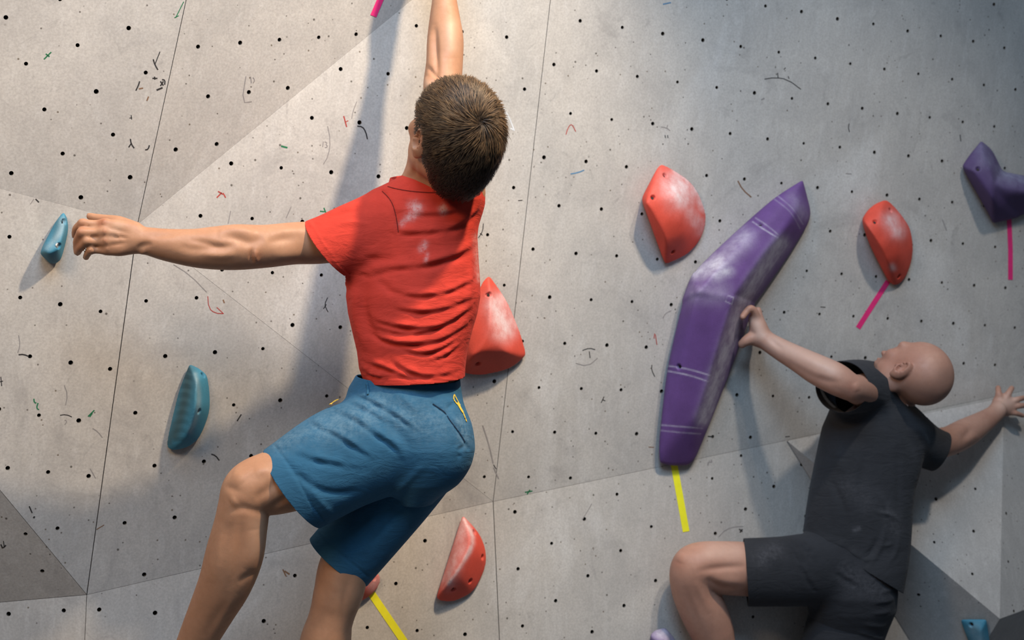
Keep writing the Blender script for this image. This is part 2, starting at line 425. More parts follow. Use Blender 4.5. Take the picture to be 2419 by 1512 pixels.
# pen marks left by the route setters
INK = {'k': plain('black_marker', (0.035, 0.032, 0.032), 0.8), 'g': plain('green_marker', (0.02, 0.16, 0.07), 0.8),
       'r': plain('red_marker', (0.38, 0.06, 0.05), 0.8), 'b': plain('blue_marker', (0.10, 0.22, 0.36), 0.8),
       'n': plain('brown_marker', (0.22, 0.12, 0.07), 0.8), 'f': plain('faint_pencil', (0.27, 0.25, 0.245), 0.9), 'w': plain('chalk_line', (0.64, 0.66, 0.69), 0.9)}
MARKS = [
 ('k', 3, [(362, 140), (366, 153), (373, 165)]), ('k', 2, [(366, 152), (378, 122)]), ('k', 3, [(360, 185), (372, 185)]), ('k', 3, [(365, 181), (366, 188)]),
 ('k', 3, [(330, 192), (327, 202), (321, 214)]), ('k', 3, [(379, 192), (386, 202)]), ('k', 3, [(386, 192), (379, 203)]), ('k', 3, [(383, 188), (390, 189), (389, 200)]),
 ('k', 4, [(370, 213), (384, 207)]), ('n', 3, [(328, 210), (338, 208)]), ('n', 3, [(347, 238), (351, 228)]),
 ('g', 3, [(104, 140), (121, 123)]), ('g', 3, [(108, 127), (117, 134)]), ('g', 2, [(415, 42), (434, 4)]), ('g', 2, [(412, 42), (422, 37)]),
 ('k', 3, [(308, 328), (310, 340), (317, 350)]), ('k', 3, [(310, 339), (304, 348)]), ('k', 3, [(353, 343), (350, 353), (343, 354)]), ('k', 2, [(310, 272), (311, 282)]), ('k', 2, [(306, 279), (312, 278)]),
 ('f', 2, [(581, 180), (571, 243), (595, 240)]), ('f', 2, [(592, 181), (594, 196)]), ('f', 2, [(598, 183), (602, 190), (598, 196)]),
 ('r', 3, [(812, 274), (819, 300)]), ('r', 2, [(816, 288), (823, 285)]), ('k', 3, [(844, 298), (856, 299), (864, 311), (868, 329)]),
 ('g', 4, [(664, 345), (679, 349)]), ('r', 3, [(515, 452), (527, 459)]), ('r', 3, [(512, 467), (524, 455)]), ('r', 3, [(527, 456), (533, 467)]),
 ('f', 2, [(774, 298), (781, 332), (776, 368), (764, 388)]), ('f', 2, [(764, 334), (762, 347)]), ('f', 2, [(767, 335), (774, 337), (769, 341), (775, 346), (768, 349)]),
 ('f', 2, [(843, 240), (834, 262), (831, 280)]), ('g', 3, [(756, 499), (767, 500)]), ('g', 3, [(765, 491), (770, 503)]), ('f', 2, [(545, 498), (539, 528)]), ('f', 2, [(688, 488), (676, 515)]),
 ('k', 3, [(84, 470), (92, 478)]), ('f', 2, [(80, 470), (72, 482)]), ('f', 2, [(410, 625), (450, 650), (488, 690)]),
 ('r', 2, [(491, 700), (493, 728), (508, 740), (528, 741)]), ('r', 2, [(528, 741), (512, 726)]), ('n', 3, [(527, 708), (530, 716)]),
 ('k', 2, [(774, 703), (767, 718), (770, 728), (775, 737)]), ('k', 2, [(764, 730), (771, 719)]), ('k', 3, [(44, 838), (56, 837), (68, 842)]), ('f', 2, [(44, 792), (48, 815), (42, 833)]),
 ('k', 2, [(2, 890), (4, 912)]), ('k', 2, [(0, 902), (7, 900)]), ('g', 3, [(80, 942), (81, 951), (86, 952)]), ('g', 3, [(90, 952), (86, 964), (92, 968)]),
 ('f', 2, [(152, 910), (160, 932), (155, 957)]), ('k', 2, [(142, 981), (156, 979), (170, 985)]), ('f', 2, [(153, 992), (159, 995), (153, 1003)]), ('g', 3, [(212, 985), (218, 976)]), ('g', 3, [(208, 984), (223, 969)]),
 ('f', 2, [(219, 1012), (232, 1020), (242, 1034)]), ('f', 2, [(213, 1107), (226, 1130)]), ('k', 3, [(69, 1196), (76, 1212)]), ('k', 4, [(79, 1224), (82, 1220)]), ('k', 3, [(2, 1286), (6, 1296), (14, 1288)]), ('k', 2, [(8, 1278), (10, 1292)]),
 ('k', 3, [(499, 1073), (509, 1076), (518, 1088)]), ('k', 3, [(560, 995), (570, 979)]), ('n', 2, [(228, 1251), (246, 1240)]), ('n', 4, [(672, 1349), (684, 1357)]), ('n', 3, [(668, 1345), (676, 1362)]),
 ('r', 2, [(1337, 318), (1341, 304), (1348, 293), (1354, 298), (1360, 311)]), ('b', 3, [(1566, 10), (1585, 6)]), ('b', 3, [(1348, 411), (1365, 408), (1380, 402)]),
 ('n', 3, [(1743, 427), (1754, 448), (1775, 466)]), ('k', 2, [(1806, 187), (1830, 183), (1860, 187), (1892, 211)]), ('k', 2, [(1837, 172), (1838, 183)]), ('k', 2, [(1852, 164), (1856, 160)]), ('f', 3, [(1798, 236), (1806, 232)]), ('k', 2, [(1862, 180), (1864, 186)]),
 ('f', 2, [(1562, 300), (1575, 302), (1583, 309)]), ('f', 2, [(1575, 302), (1578, 295)]), ('k', 2, [(1571, 319), (1572, 326)]), ('k', 2, [(1577, 319), (1578, 326)]),
 ('w', 3, [(1190, 255), (1203, 277), (1214, 306)]), ('w', 3, [(1206, 303), (1216, 308)]), ('k', 2, [(1142, 528), (1140, 548), (1130, 562)]), ('k', 2, [(1134, 551), (1140, 556)]), ('k', 2, [(1224, 474), (1234, 473)]),
 ('k', 2, [(1376, 828), (1392, 822), (1406, 826)]), ('k', 2, [(1392, 830), (1394, 846)]), ('f', 2, [(1360, 858), (1388, 866), (1412, 846)]), ('k', 2, [(1420, 952), (1427, 937)]), ('k', 2, [(1423, 944), (1430, 947)]),
 ('r', 2, [(1545, 800), (1547, 782), (1552, 815)]), ('f', 2, [(1566, 752), (1572, 740), (1586, 734)]), ('k', 2, [(1540, 862), (1539, 874), (1547, 890)]), ('k', 2, [(1568, 1010), (1590, 1011)]), ('n', 2, [(1532, 1056), (1545, 1057)]),
 ('k', 3, [(1672, 1031), (1685, 1032)]), ('f', 3, [(1672, 1100), (1674, 1090), (1682, 1094), (1680, 1086)]), ('k', 2, [(1855, 1032), (1866, 1031)]), ('f', 2, [(1698, 1268), (1715, 1250), (1740, 1244), (1756, 1244)]), ('k', 3, [(1746, 1250), (1754, 1256)]), ('k', 3, [(1754, 1250), (1748, 1258)]),
 ('f', 3, [(1140, 1005), (1155, 1050), (1165, 1095)]), ('f', 3, [(1166, 1105), (1178, 1132)]), ('g', 3, [(1240, 1163), (1258, 1160)]), ('g', 3, [(1245, 1168), (1252, 1157)]), ('k', 2, [(1166, 1098), (1172, 1108)]),
 ('f', 2, [(2226, 518), (2236, 545)]), ('k', 2, [(2006, 292), (2004, 302), (2007, 312)]), ('k', 2, [(2268, 318), (2270, 334)]), ('f', 2, [(1998, 410), (2012, 411)]), ('k', 2, [(1938, 725), (1950, 726)]), ('f', 2, [(1375, 1228), (1390, 1205), (1398, 1190)]),
]
for ink, w, pts in MARKS:
    pl, po = plane_at(*pts[len(pts) // 2])
    if len(pts) > 2:   # soften the corners
        q = [pts[0]]
        for i in range(len(pts) - 1):
            a, b = np.array(pts[i]), np.array(pts[i + 1]); q += [tuple(a * .7 + b * .3), tuple(a * .3 + b * .7)]
        pts = q + [pts[-1]]
    V, F = ribbon(pts, w, pl, 0.0002, 0.0002)
    obj('pen_mark', V, F, INK[ink], po)

# ------------------------------------------------------------------ implicit surfaces
class SDF:
    def __init__(s): s.pr = []

    def chain(s, pts, k=0.012, fz=1.0, op=1, sub=9):
        """pts: (px, py, depth, radius in px); smooth tapered limb"""
        A = np.array([list(cs(p[0], p[1], p[2])) + [p[3] * p[2] / FPX] for p in pts], float)
        s.seg(A, k, fz, op, sub); return s

    def seg(s, A, k=0.012, fz=1.0, op=1, sub=4):
        A = np.asarray(A, float)
        if len(A) > 2:
            B = []
            for i in range(len(A) - 1):
                p0, p1, p2, p3 = A[max(i - 1, 0)], A[i], A[i + 1], A[min(i + 2, len(A) - 1)]
                for u in np.arange(sub) / sub:
                    B.append(0.5 * ((2 * p1) + (-p0 + p2) * u + (2 * p0 - 5 * p1 + 4 * p2 - p3) * u ** 2 + (-p0 + 3 * p1 - 3 * p2 + p3) * u ** 3))
            A = np.array(B + [A[-1]])
        s.pr.append(('seg', A, k, fz, op))

    def ell(s, c, r, R=None, k=0.012, op=1):
        s.pr.append(('ell', np.asarray(c, float), np.asarray(r, float), np.eye(3) if R is None else np.asarray(R, float), k, op)); return s

    def loft(s, rows, k=0.015, e=2.0):
        s.pr.append(('loft', np.array(rows, float), k, e, 1)); return s

    def hull(s, P, r=0.006, k=0.01):
        bm = closed_hull_mesh(P); bm.normal_update()
        cen = np.mean([np.array(v.co) for v in bm.verts], 0); pl = []
        for f in bm.faces:
            n = np.array(f.normal); o = np.array(f.verts[0].co)
            if n @ (cen - o) > 0: n = -n
            if np.linalg.norm(n) > .5: pl.append((*n, n @ o))
        bm.free(); s.pr.append(('hull', np.array(pl), r, k, np.asarray(P, float), 1)); return s

    def bounds(s):
        lo, hi = np.full(3, 1e9), np.full(3, -1e9)
        for p in s.pr:
            a, b = s.bb(p)
            if p[-1] > 0: lo = np.minimum(lo, a); hi = np.maximum(hi, b)
        return lo, hi

    def bb(s, p):
        if p[0] == 'seg':
            A = p[1]; r = A[:, 3:4] * np.array([1, 1, max(1, p[3])]); return (A[:, :3] - r).min(0), (A[:, :3] + r).max(0)
        if p[0] == 'ell':
            e = np.sqrt(((p[3].T * p[2]) ** 2).sum(1)); return p[1] - e, p[1] + e
        if p[0] == 'loft':
            T = p[1]; q = [cs(x, y, z) for y, xl, xr, z, t in T for x in (xl, xr)]; q = np.array(q); t = T[:, 4].max()
            return q.min(0) - [0, 0, t], q.max(0) + [0, 0, t]
        return p[4].min(0), p[4].max(0)

    def grid(s, h):
        lo, hi = s.bounds(); lo = lo - 4 * h; hi = hi + 4 * h
        n = np.ceil((hi - lo) / h).astype(int) + 1
        ax = [lo[i] + h * np.arange(n[i]) for i in range(3)]
        D = np.full(n, 1.0, np.float32)
        for p in s.pr:
            k = p[2] if p[0] in ('seg', 'loft') else (p[4] if p[0] == 'ell' else p[3])
            a, b = s.bb(p); m = max(k * 1.5, 3 * h) + 0.004
            i0 = np.clip(((a - m - lo) / h).astype(int), 0, n - 1); i1 = np.clip(((b + m - lo) / h).astype(int) + 2, 1, n)
            if (i1 <= i0).any(): continue
            X = ax[0][i0[0]:i1[0], None, None].astype(np.float32); Y = ax[1][None, i0[1]:i1[1], None].astype(np.float32); Z = ax[2][None, None, i0[2]:i1[2]].astype(np.float32)
            d = s.ev(p, X, Y, Z, i0, i1, ax, m)
            sl = D[i0[0]:i1[0], i0[1]:i1[1], i0[2]:i1[2]]
            if p[-1] > 0:
                hh = np.maximum(k - np.abs(sl - d), 0) / max(k, 1e-6)
                sl[...] = np.minimum(sl, d) - hh * hh * k * 0.25
            else:
                d = -d; hh = np.maximum(k - np.abs(sl - d), 0) / max(k, 1e-6)
                sl[...] = np.maximum(sl, d) + hh * hh * k * 0.25
        return D, lo, h

    def ev(s, p, X, Y, Z, i0, i1, ax, m):
        if p[0] == 'seg':
            A, fz = p[1], p[3]; out = np.full((X.shape[0], Y.shape[1], Z.shape[2]), 1.0, np.float32)
            lo = np.array([ax[i][i0[i]] for i in range(3)]); h = ax[0][1] - ax[0][0]; N = np.array(out.shape)
            for i in range(len(A) - 1):
                a, b = A[i], A[i + 1]; r = max(a[3], b[3]) * max(1, fz) + m
                l = np.clip(((np.minimum(a[:3], b[:3]) - r - lo) / h).astype(int), 0, N); u = np.clip(((np.maximum(a[:3], b[:3]) + r - lo) / h).astype(int) + 2, 0, N)
                if (u <= l).any(): continue
                x = X[l[0]:u[0]] - a[0]; y = Y[:, l[1]:u[1]] - a[1]; z = Z[:, :, l[2]:u[2]] - a[2]
                v = b[:3] - a[:3]; L = max(v @ v, 1e-12)
                t = np.clip((x * v[0] + y * v[1] + z * v[2]) / L, 0, 1).astype(np.float32)
                d = np.sqrt((x - t * v[0]) ** 2 + (y - t * v[1]) ** 2 + ((z - t * v[2]) / fz) ** 2) - (a[3] + (b[3] - a[3]) * t)
                w = out[l[0]:u[0], l[1]:u[1], l[2]:u[2]]; np.minimum(w, d, out=w)
            return out
        if p[0] == 'ell':
            c, r, R = p[1], p[2], p[3]; x, y, z = X - c[0], Y - c[1], Z - c[2]
            q = [(R[i, 0] * x + R[i, 1] * y + R[i, 2] * z) for i in range(3)]
            k0 = np.sqrt(sum((q[i] / r[i]) ** 2 for i in range(3))); k1 = np.sqrt(sum((q[i] / r[i] ** 2) ** 2 for i in range(3)))
            return (k0 * (k0 - 1) / np.maximum(k1, 1e-5)).astype(np.float32)
        if p[0] == 'loft':
            T = p[1]; e = p[3]
            yy = np.array([-(r[0] - CY) / FPX * r[3] for r in T])[::-1]
            xl = np.array([(r[1] - CX) / FPX * r[3] for r in T])[::-1]; xr = np.array([(r[2] - CX) / FPX * r[3] for r in T])[::-1]
            zc = T[::-1, 3]; tz = T[::-1, 4]; y1 = Y.ravel()
            def sm(v):
                q = np.interp(y1, yy, v); return q[None, :, None].astype(np.float32)
            L, Rr, zc, tz = sm(xl), sm(xr), sm(zc), sm(tz); c = (L + Rr) / 2; w = np.maximum((Rr - L) / 2, .004)
            k0 = ((np.abs(X - c) / w) ** e + (np.abs(Z - zc) / tz) ** e) ** (1 / e)
            d = (k0 - 1) * np.minimum(w, tz)
            cap = np.maximum(y1 - yy[-1], yy[0] - y1)[None, :, None]
            return np.maximum(d, cap).astype(np.float32)
        pl, r, k = p[1], p[2], p[3]; d = None
        for q in pl:
            e = X * q[0] + Y * q[1] + Z * q[2] - (q[3] - r)
            if d is None: d = e + 0 * X + 0 * Y + 0 * Z
            else:
                hh = np.maximum(r - np.abs(d - e), 0) / max(r, 1e-5); d = np.maximum(d, e) + hh * hh * r * 0.25
        return (d - r * 0.88).astype(np.float32)

    def mesh(s, h, smooth=2):
        D, lo, h = s.grid(h)
        V, F = nets(D, lo, h)
        return relax(V, F, smooth), F


def nets(D, lo, h):
    S = D < 0; n = np.array(S.shape)
    c = np.zeros(n - 1, np.int8)
    for i in (0, 1):
        for j in (0, 1):
            for k in (0, 1): c += S[i:n[0] - 1 + i, j:n[1] - 1 + j, k:n[2] - 1 + k]
    mask = (c > 0) & (c < 8); idx = np.argwhere(mask)
    vid = np.full(mask.shape, -1, np.int32); vid[mask] = np.arange(len(idx))
    pos = np.zeros((len(idx), 3)); cnt = np.zeros(len(idx))
    cor = [(i, j, k) for i in (0, 1) for j in (0, 1) for k in (0, 1)]
    dv = {q: D[idx[:, 0] + q[0], idx[:, 1] + q[1], idx[:, 2] + q[2]] for q in cor}
    for a in cor:
        for axs in range(3):
            if a[axs]: continue
            b = list(a); b[axs] = 1; b = tuple(b); da, db = dv[a], dv[b]; cr = (da < 0) != (db < 0)
            t = np.where(cr, da / np.where(cr, da - db, 1), 0)
            p = np.array(a, float)[None] + t[:, None] * (np.array(b) - np.array(a))[None]
            pos += p * cr[:, None]; cnt += cr
    V = lo + h * (idx + pos / cnt[:, None])
    Q = []
    for axs in range(3):
        sh = n.copy(); sl0 = [slice(None)] * 3; sl1 = [slice(None)] * 3; sl0[axs] = slice(0, -1); sl1[axs] = slice(1, None)
        a, b = S[tuple(sl0)], S[tuple(sl1)]
        e = np.argwhere(a != b); u, v = [(1, 2), (2, 0), (0, 1)][axs]
        ok = (e[:, u] > 0) & (e[:, v] > 0) & (e[:, u] < n[u] - 1) & (e[:, v] < n[v] - 1); e = e[ok]
        du = np.zeros(3, int); du[u] = 1; dw = np.zeros(3, int); dw[v] = 1
        g = lambda q: vid[q[:, 0], q[:, 1], q[:, 2]]
        f = np.stack([g(e - du - dw), g(e - dw), g(e), g(e - du)], 1)
        inside = S[e[:, 0], e[:, 1], e[:, 2]]
        f[~inside] = f[~inside][:, ::-1]
        Q.append(f)
    F = np.concatenate(Q)
    return V, F[:, ::-1]      # camera space is left-handed, so flip


def relax(V, F, it=2):
    E = np.concatenate([F[:, [i, (i + 1) % 4]] for i in range(4)]); a = np.concatenate([E[:, 0], E[:, 1]]); b = np.concatenate([E[:, 1], E[:, 0]])
    cnt = np.maximum(np.bincount(a, minlength=len(V)), 1)[:, None]
    for i in range(it * 2):
        m = np.stack([np.bincount(a, V[b, j], len(V)) for j in range(3)], 1) / cnt
        V = V + (m - V) * (0.55 if i % 2 == 0 else -0.57)
    return V


def normals(V, F):
    n = np.cross(V[F[:, 2]] - V[F[:, 0]], V[F[:, 3]] - V[F[:, 1]])
    N = np.zeros_like(V)
    for i in range(4):
        for j in range(3): N[:, j] += np.bincount(F[:, i], n[:, j], len(V))
    N /= np.maximum(np.linalg.norm(N, axis=1), 1e-12)[:, None]
    return -N      # outward in camera space


def seg_dist(P, pts):
    best = np.full(len(P), 1e9); par = np.zeros(len(P)); side = np.zeros(len(P))
    pts = [np.array(p[:2], float) for p in pts]
    Ls = [np.linalg.norm(pts[i + 1] - pts[i]) for i in range(len(pts) - 1)]; tot = sum(Ls); acc = 0
    for i in range(len(pts) - 1):
        a, d = pts[i], pts[i + 1] - pts[i]; q = P - a
        t = np.clip((q @ d) / (d @ d), 0, 1); e = q - t[:, None] * d; dd = np.hypot(e[:, 0], e[:, 1])
        m = dd < best; best[m] = dd[m]; par[m] = ((acc + t * Ls[i]) / tot)[m]; side[m] = (d[0] * q[:, 1] - d[1] * q[:, 0])[m]
        acc += Ls[i]
    return best, par, np.sign(side)


def curve(pts, n=5):
    A = [np.array(p, float) for p in pts]
    if len(A) < 3: return A
    B = []
    for i in range(len(A) - 1):
        p0, p1, p2, p3 = A[max(i - 1, 0)], A[i], A[i + 1], A[min(i + 2, len(A) - 1)]
        for u in np.arange(n) / n:
            B.append(0.5 * ((2 * p1) + (-p0 + p2) * u + (2 * p0 - 5 * p1 + 4 * p2 - p3) * u ** 2 + (-p0 + 3 * p1 - 3 * p2 + p3) * u ** 3))
    return B + [A[-1]]


def relief(V, F, strokes):
    """raise (+) or sink (-) soft ridges along curves: (width px, amplitude mm, pts[, kind]) on the side facing the viewer.
    kind 'fold' adds a hollow on the lower side, 'line' keeps full strength to the ends"""
    N = normals(V, F); P = proj(V); vd = -V / np.linalg.norm(V, axis=1)[:, None]
    face = np.clip((N * vd).sum(1) * 2.2, 0, 1); disp = np.zeros(len(V))
    for st in strokes:
        w, amp, pts = st[:3]; kind = st[3] if len(st) > 3 else ''
        c = curve(pts); cc = np.array([q[:2] for q in c]); m = w * 3.2
        sel = np.where((P[:, 0] > cc[:, 0].min() - m) & (P[:, 0] < cc[:, 0].max() + m) & (P[:, 1] > cc[:, 1].min() - m) & (P[:, 1] < cc[:, 1].max() + m) & (face > 0))[0]
        if not len(sel): continue
        d, t, sd = seg_dist(P[sel], c)
        tap = 1.0 if kind == 'line' else np.sin(np.pi * np.clip(t, 0.02, 0.98)) ** 0.6
        g = np.exp(-(d / w) ** 2)
        if kind == 'fold':
            sdn = d * sd; g = np.exp(-(sdn / w) ** 2 * np.where(sdn < 0, 0.5, 1.6)) - 0.75 * np.exp(-((sdn - 1.35 * w) / (0.8 * w)) ** 2)
        if kind == 'fold': tap = tap * (0.72 + 0.30 * np.sin(9.0 * t + cc[0, 0] * 0.37) + 0.18 * np.sin(23.0 * t + cc[0, 1]))
        disp[sel] += amp * 0.001 * g * tap
    return V + N * (disp * face)[:, None]


def paint(V, F, strokes, soft=True):
    """0..1 mask from strokes (width px, strength, pts)"""
    N = normals(V, F); P = proj(V); vd = -V / np.linalg.norm(V, axis=1)[:, None]
    face = np.clip((N * vd).sum(1) * 6, 0, 1); out = np.zeros(len(V))
    for w, a, pts in strokes:
        c = curve(pts) if len(pts) > 1 else [np.array(pts[0], float), np.array(pts[0], float) + [0.5, 0]]
        d, t, sd = seg_dist(P, c)
        g = np.exp(-(d / w) ** 2) if soft else np.clip((w - d) / 2.5 + 0.5, 0, 1)
        out = np.maximum(out, a * g * face)
    return out


def front(V, F, px, py):
    N = normals(V, F); P = proj(V); vd = -V / np.linalg.norm(V, axis=1)[:, None]
    f = (N * vd).sum(1) > 0.05; d = np.hypot(P[:, 0] - px, P[:, 1] - py) + np.where(f, 0, 1e6)
    near = np.argsort(d)[:40]; near = near[d[near] < d[near[0]] + 9]
    i = near[np.argmin(V[near, 2])]
    return V[i], N[near].mean(0) / np.linalg.norm(N[near].mean(0))


def disc_mesh(c, n, r, depth, seg=14, inner=0.0):
    a = np.array([1.0, 0, 0]); a = a - n * (a @ n); a /= np.linalg.norm(a); b = np.cross(n, a)
    V, F = [], []
    ang = [2 * math.pi * i / seg for i in range(seg)]
    def ring(rr, z): 
        s0 = len(V); V.extend(c + a * rr * math.cos(t) + b * rr * math.sin(t) + n * z for t in ang); return s0
    r0, r1 = ring(r, -depth), ring(r, 0)
    for i in range(seg): F.append((r0 + i, r0 + (i + 1) % seg, r1 + (i + 1) % seg, r1 + i))
    if inner:
        r2, r3 = ring(inner, 0), ring(inner, -depth)
        for i in range(seg):
            j = (i + 1) % seg; F.append((r1 + i, r1 + j, r2 + j, r2 + i)); F.append((r2 + i, r2 + j, r3 + j, r3 + i))
        F.append(tuple(r3 + i for i in range(seg)))
    else: F.append(tuple(r1 + i for i in range(seg)))
    return V, F

# ------------------------------------------------------------------ holds
def hold_material(name, base, chalk=(0.80, 0.74, 0.76), dark=None, rough=0.62, grain=0.10):
    t = NT(name)
    n1 = t.noise(14, 6, 0.6); n2 = t.noise(260, 3, 0.6)
    c = t.mix(t.ramp(n1, 0.3, 0.7), tuple(x * 0.86 for x in base), tuple(min(1, x * 1.1) for x in base))
    if dark: c = t.mix(t.attr('dark'), c, dark)
    ch = t.math('MULTIPLY', t.attr('chalk'), t.ramp(t.noise(30, 6, 0.65), 0.28, 0.62, 0.35, 1.0))
    c = t.mix(ch, c, chalk)
    c = t.mix(t.ramp(n2, 0.45, 0.75, 0, grain * 2), c, tuple(x * 0.4 for x in base))
    t.bump(t.math('ADD', n2, t.math('MULTIPLY', n1, 0.4)), 0.3, 0.0012)
    return t.done(c, rough, 0.35)


M_RED = hold_material('red_resin', (0.66, 0.075, 0.045))
M_RED2 = hold_material('worn_red_resin', (0.52, 0.075, 0.06))
M_PUR = hold_material('purple_resin', (0.130, 0.060, 0.215), (0.60, 0.57, 0.66))
M_PUR2 = hold_material('dark_purple_resin', (0.09, 0.055, 0.15), (0.42, 0.45, 0.58))
M_BLUE = hold_material('teal_resin', (0.045, 0.22, 0.335), (0.28, 0.38, 0.43), dark=(0.040, 0.095, 0.115))


def build_hold(label, mat, pl, pieces, holes=(), bolts=(), chalk=(), dark=(), h=0.003, group=None, r=0.009, rel=(), lines=()):
    """pieces: list of (outline px list, [(px,py,height)...], rim height)"""
    S = SDF()
    for outline, tops, rim in pieces:
        P = [pl.on(x, y, 0.0005) for x, y in outline] + [pl.on(x, y, rim) for x, y in outline] + [pl.on(*q) for q in tops]
        S.hull(P, r=r, k=0.012)
    V, F = S.mesh(h, 3)
    if rel: V = relief(V, F, rel)
    marks = []
    for hx, hy in list(holes) + list(bolts):
        c, n = front(V, F, hx, hy)
        d = V - c; ax = d @ n; rad = np.linalg.norm(d - ax[:, None] * n, axis=1)
        w = np.clip((0.0085 - rad) / 0.003, 0, 1) * (np.abs(ax) < 0.012) * (normals(V, F) @ n > 0.25)
        V = V - n * (w * 0.009)[:, None]; marks.append((c, n, (hx, hy) in bolts))
    # keep the back flat against the wall
    dist = (V - pl.p) @ pl.n; V = V + pl.n * np.clip(0.0006 - dist, 0, None)[:, None]
    o = obj('climbing_hold', V, F, mat, smooth=True, label=label, cat='climbing hold', group=group)
    ch = paint(V, F, chalk) if len(chalk) else np.zeros(len(V))
    if len(lines): ch = np.maximum(ch, paint(V, F, lines, False))
    set_attr(o, 'chalk', ch); set_attr(o, 'dark', paint(V, F, dark) if len(dark) else np.zeros(len(V)))
    for c, n, vis in marks:
        if vis:
            bv_, bf_ = disc_mesh(c - n * 0.005, n, 0.0072, 0.004, 16, 0.0036); obj('bolt', bv_, bf_, M_BOLT, o)
            bv_, bf_ = disc_mesh(c - n * 0.0072, n, 0.0034, 0.001, 8); obj('bolt_socket', bv_, bf_, M_RECESS_SHADE, o)
        else:
            bv_, bf_ = disc_mesh(c - n * 0.0078, n, 0.0050, 0.001, 12); obj('bolt', bv_, bf_, M_RECESS_SHADE, o)  # near-black disc paints the shade at the bottom of the hole
    return o


RG = 'red resin holds'
build_hold('large red shield-shaped hold dusted with chalk, left of the long purple hold', M_RED, MAIN, [
    ([(1564, 380), (1593, 396), (1626, 417), (1648, 441), (1664, 472), (1675, 503), (1677, 524), (1667, 558), (1650, 584), (1629, 605), (1598, 622), (1569, 630), (1564, 612), (1552, 565), (1533, 520), (1512, 474), (1513, 462), (1529, 431), (1550, 391)],
     [(1524, 478, 0.075), (1547, 505, 0.085), (1566, 545, 0.085), (1576, 576, 0.070), (1545, 440, 0.06), (1600, 470, 0.085), (1610, 520, 0.085), (1620, 560, 0.065)], 0.010)],
    holes=[(1575, 411), (1545, 460), (1593, 599)], chalk=[(34, 0.85, [(1600, 440), (1612, 460)]), (14, 0.75, [(1600, 405), (1640, 440), (1664, 490)]), (10, 0.4, [(1655, 520), (1640, 530)]), (20, 0.35, [(1630, 500), (1660, 540)])], group=RG)
build_hold('red hold half hidden behind the back of the climber in the red shirt', M_RED, MAIN, [
    ([(1159, 643), (1178, 669), (1207, 710), (1230, 765), (1244, 810), (1250, 839), (1233, 858), (1200, 880), (1144, 893), (1095, 887), (1078, 860), (1085, 790), (1110, 710), (1140, 655)],
     [(1160, 690, 0.05), (1160, 760, 0.085), (1150, 820, 0.09), (1200, 830, 0.075), (1120, 840, 0.085)], 0.010)],
    holes=[(1161, 691), (1133, 863)], chalk=[(26, 0.8, [(1175, 720), (1190, 780)]), (12, 0.55, [(1185, 700), (1215, 770)])], group=RG)
build_hold('red half-moon hold with pink chalky scoop under the blue shorts', M_RED, PL['L1'], [
    ([(1090, 1207), (1116, 1231), (1138, 1257), (1153, 1291), (1156, 1313), (1153, 1347), (1138, 1382), (1116, 1408), (1077, 1429), (1038, 1425), (1025, 1412), (1034, 1386), (1053, 1334), (1075, 1270)],
     [(1107, 1250, 0.055), (1113, 1279, 0.075), (1098, 1318, 0.085), (1064, 1369, 0.075), (1042, 1402, 0.045), (1132, 1310, 0.055), (1105, 1375, 0.055)], 0.008)],
    holes=[(1125, 1255), (1146, 1317), (1116, 1375), (1075, 1397)], chalk=[(20, 0.5, [(1092, 1240), (1082, 1300), (1055, 1370)]), (6, 0.7, [(1096, 1228), (1116, 1285), (1060, 1378)])], group=RG)
build_hold('small red hold with a pink tape below it, at the right', M_RED, MAIN, [
    ([(2095, 467), (2105, 472), (2135, 505), (2155, 538), (2163, 581), (2160, 614), (2145, 657), (2129, 677), (2112, 680), (2095, 667), (2076, 624), (2052, 584), (2034, 531), (2033, 515), (2052, 488), (2072, 474)],
     [(2042, 528, 0.06), (2061, 556, 0.085), (2084, 592, 0.09), (2097, 622, 0.08), (2106, 650, 0.05), (2080, 510, 0.07), (2115, 560, 0.09), (2130, 610, 0.07)], 0.012)],
    holes=[(2108, 496), (2071, 519), (2127, 655)], chalk=[(20, 0.6, [(2105, 520), (2120, 545)]), (7, 0.7, [(2108, 630), (2110, 634)])], group=RG)
build_hold('dull red hold behind the right leg, a yellow tape leading away from it', M_RED2, PL['L1'], [
    ([(887, 1346), (902, 1356), (905, 1377), (896, 1395), (879, 1412), (849, 1429), (812, 1432), (790, 1410), (800, 1375), (840, 1350)],
     [(870, 1365, 0.05), (850, 1395, 0.06), (820, 1405, 0.05)], 0.010)], holes=[(889, 1363)], chalk=[(14, 0.4, [(880, 1385), (895, 1370)])], group=RG)

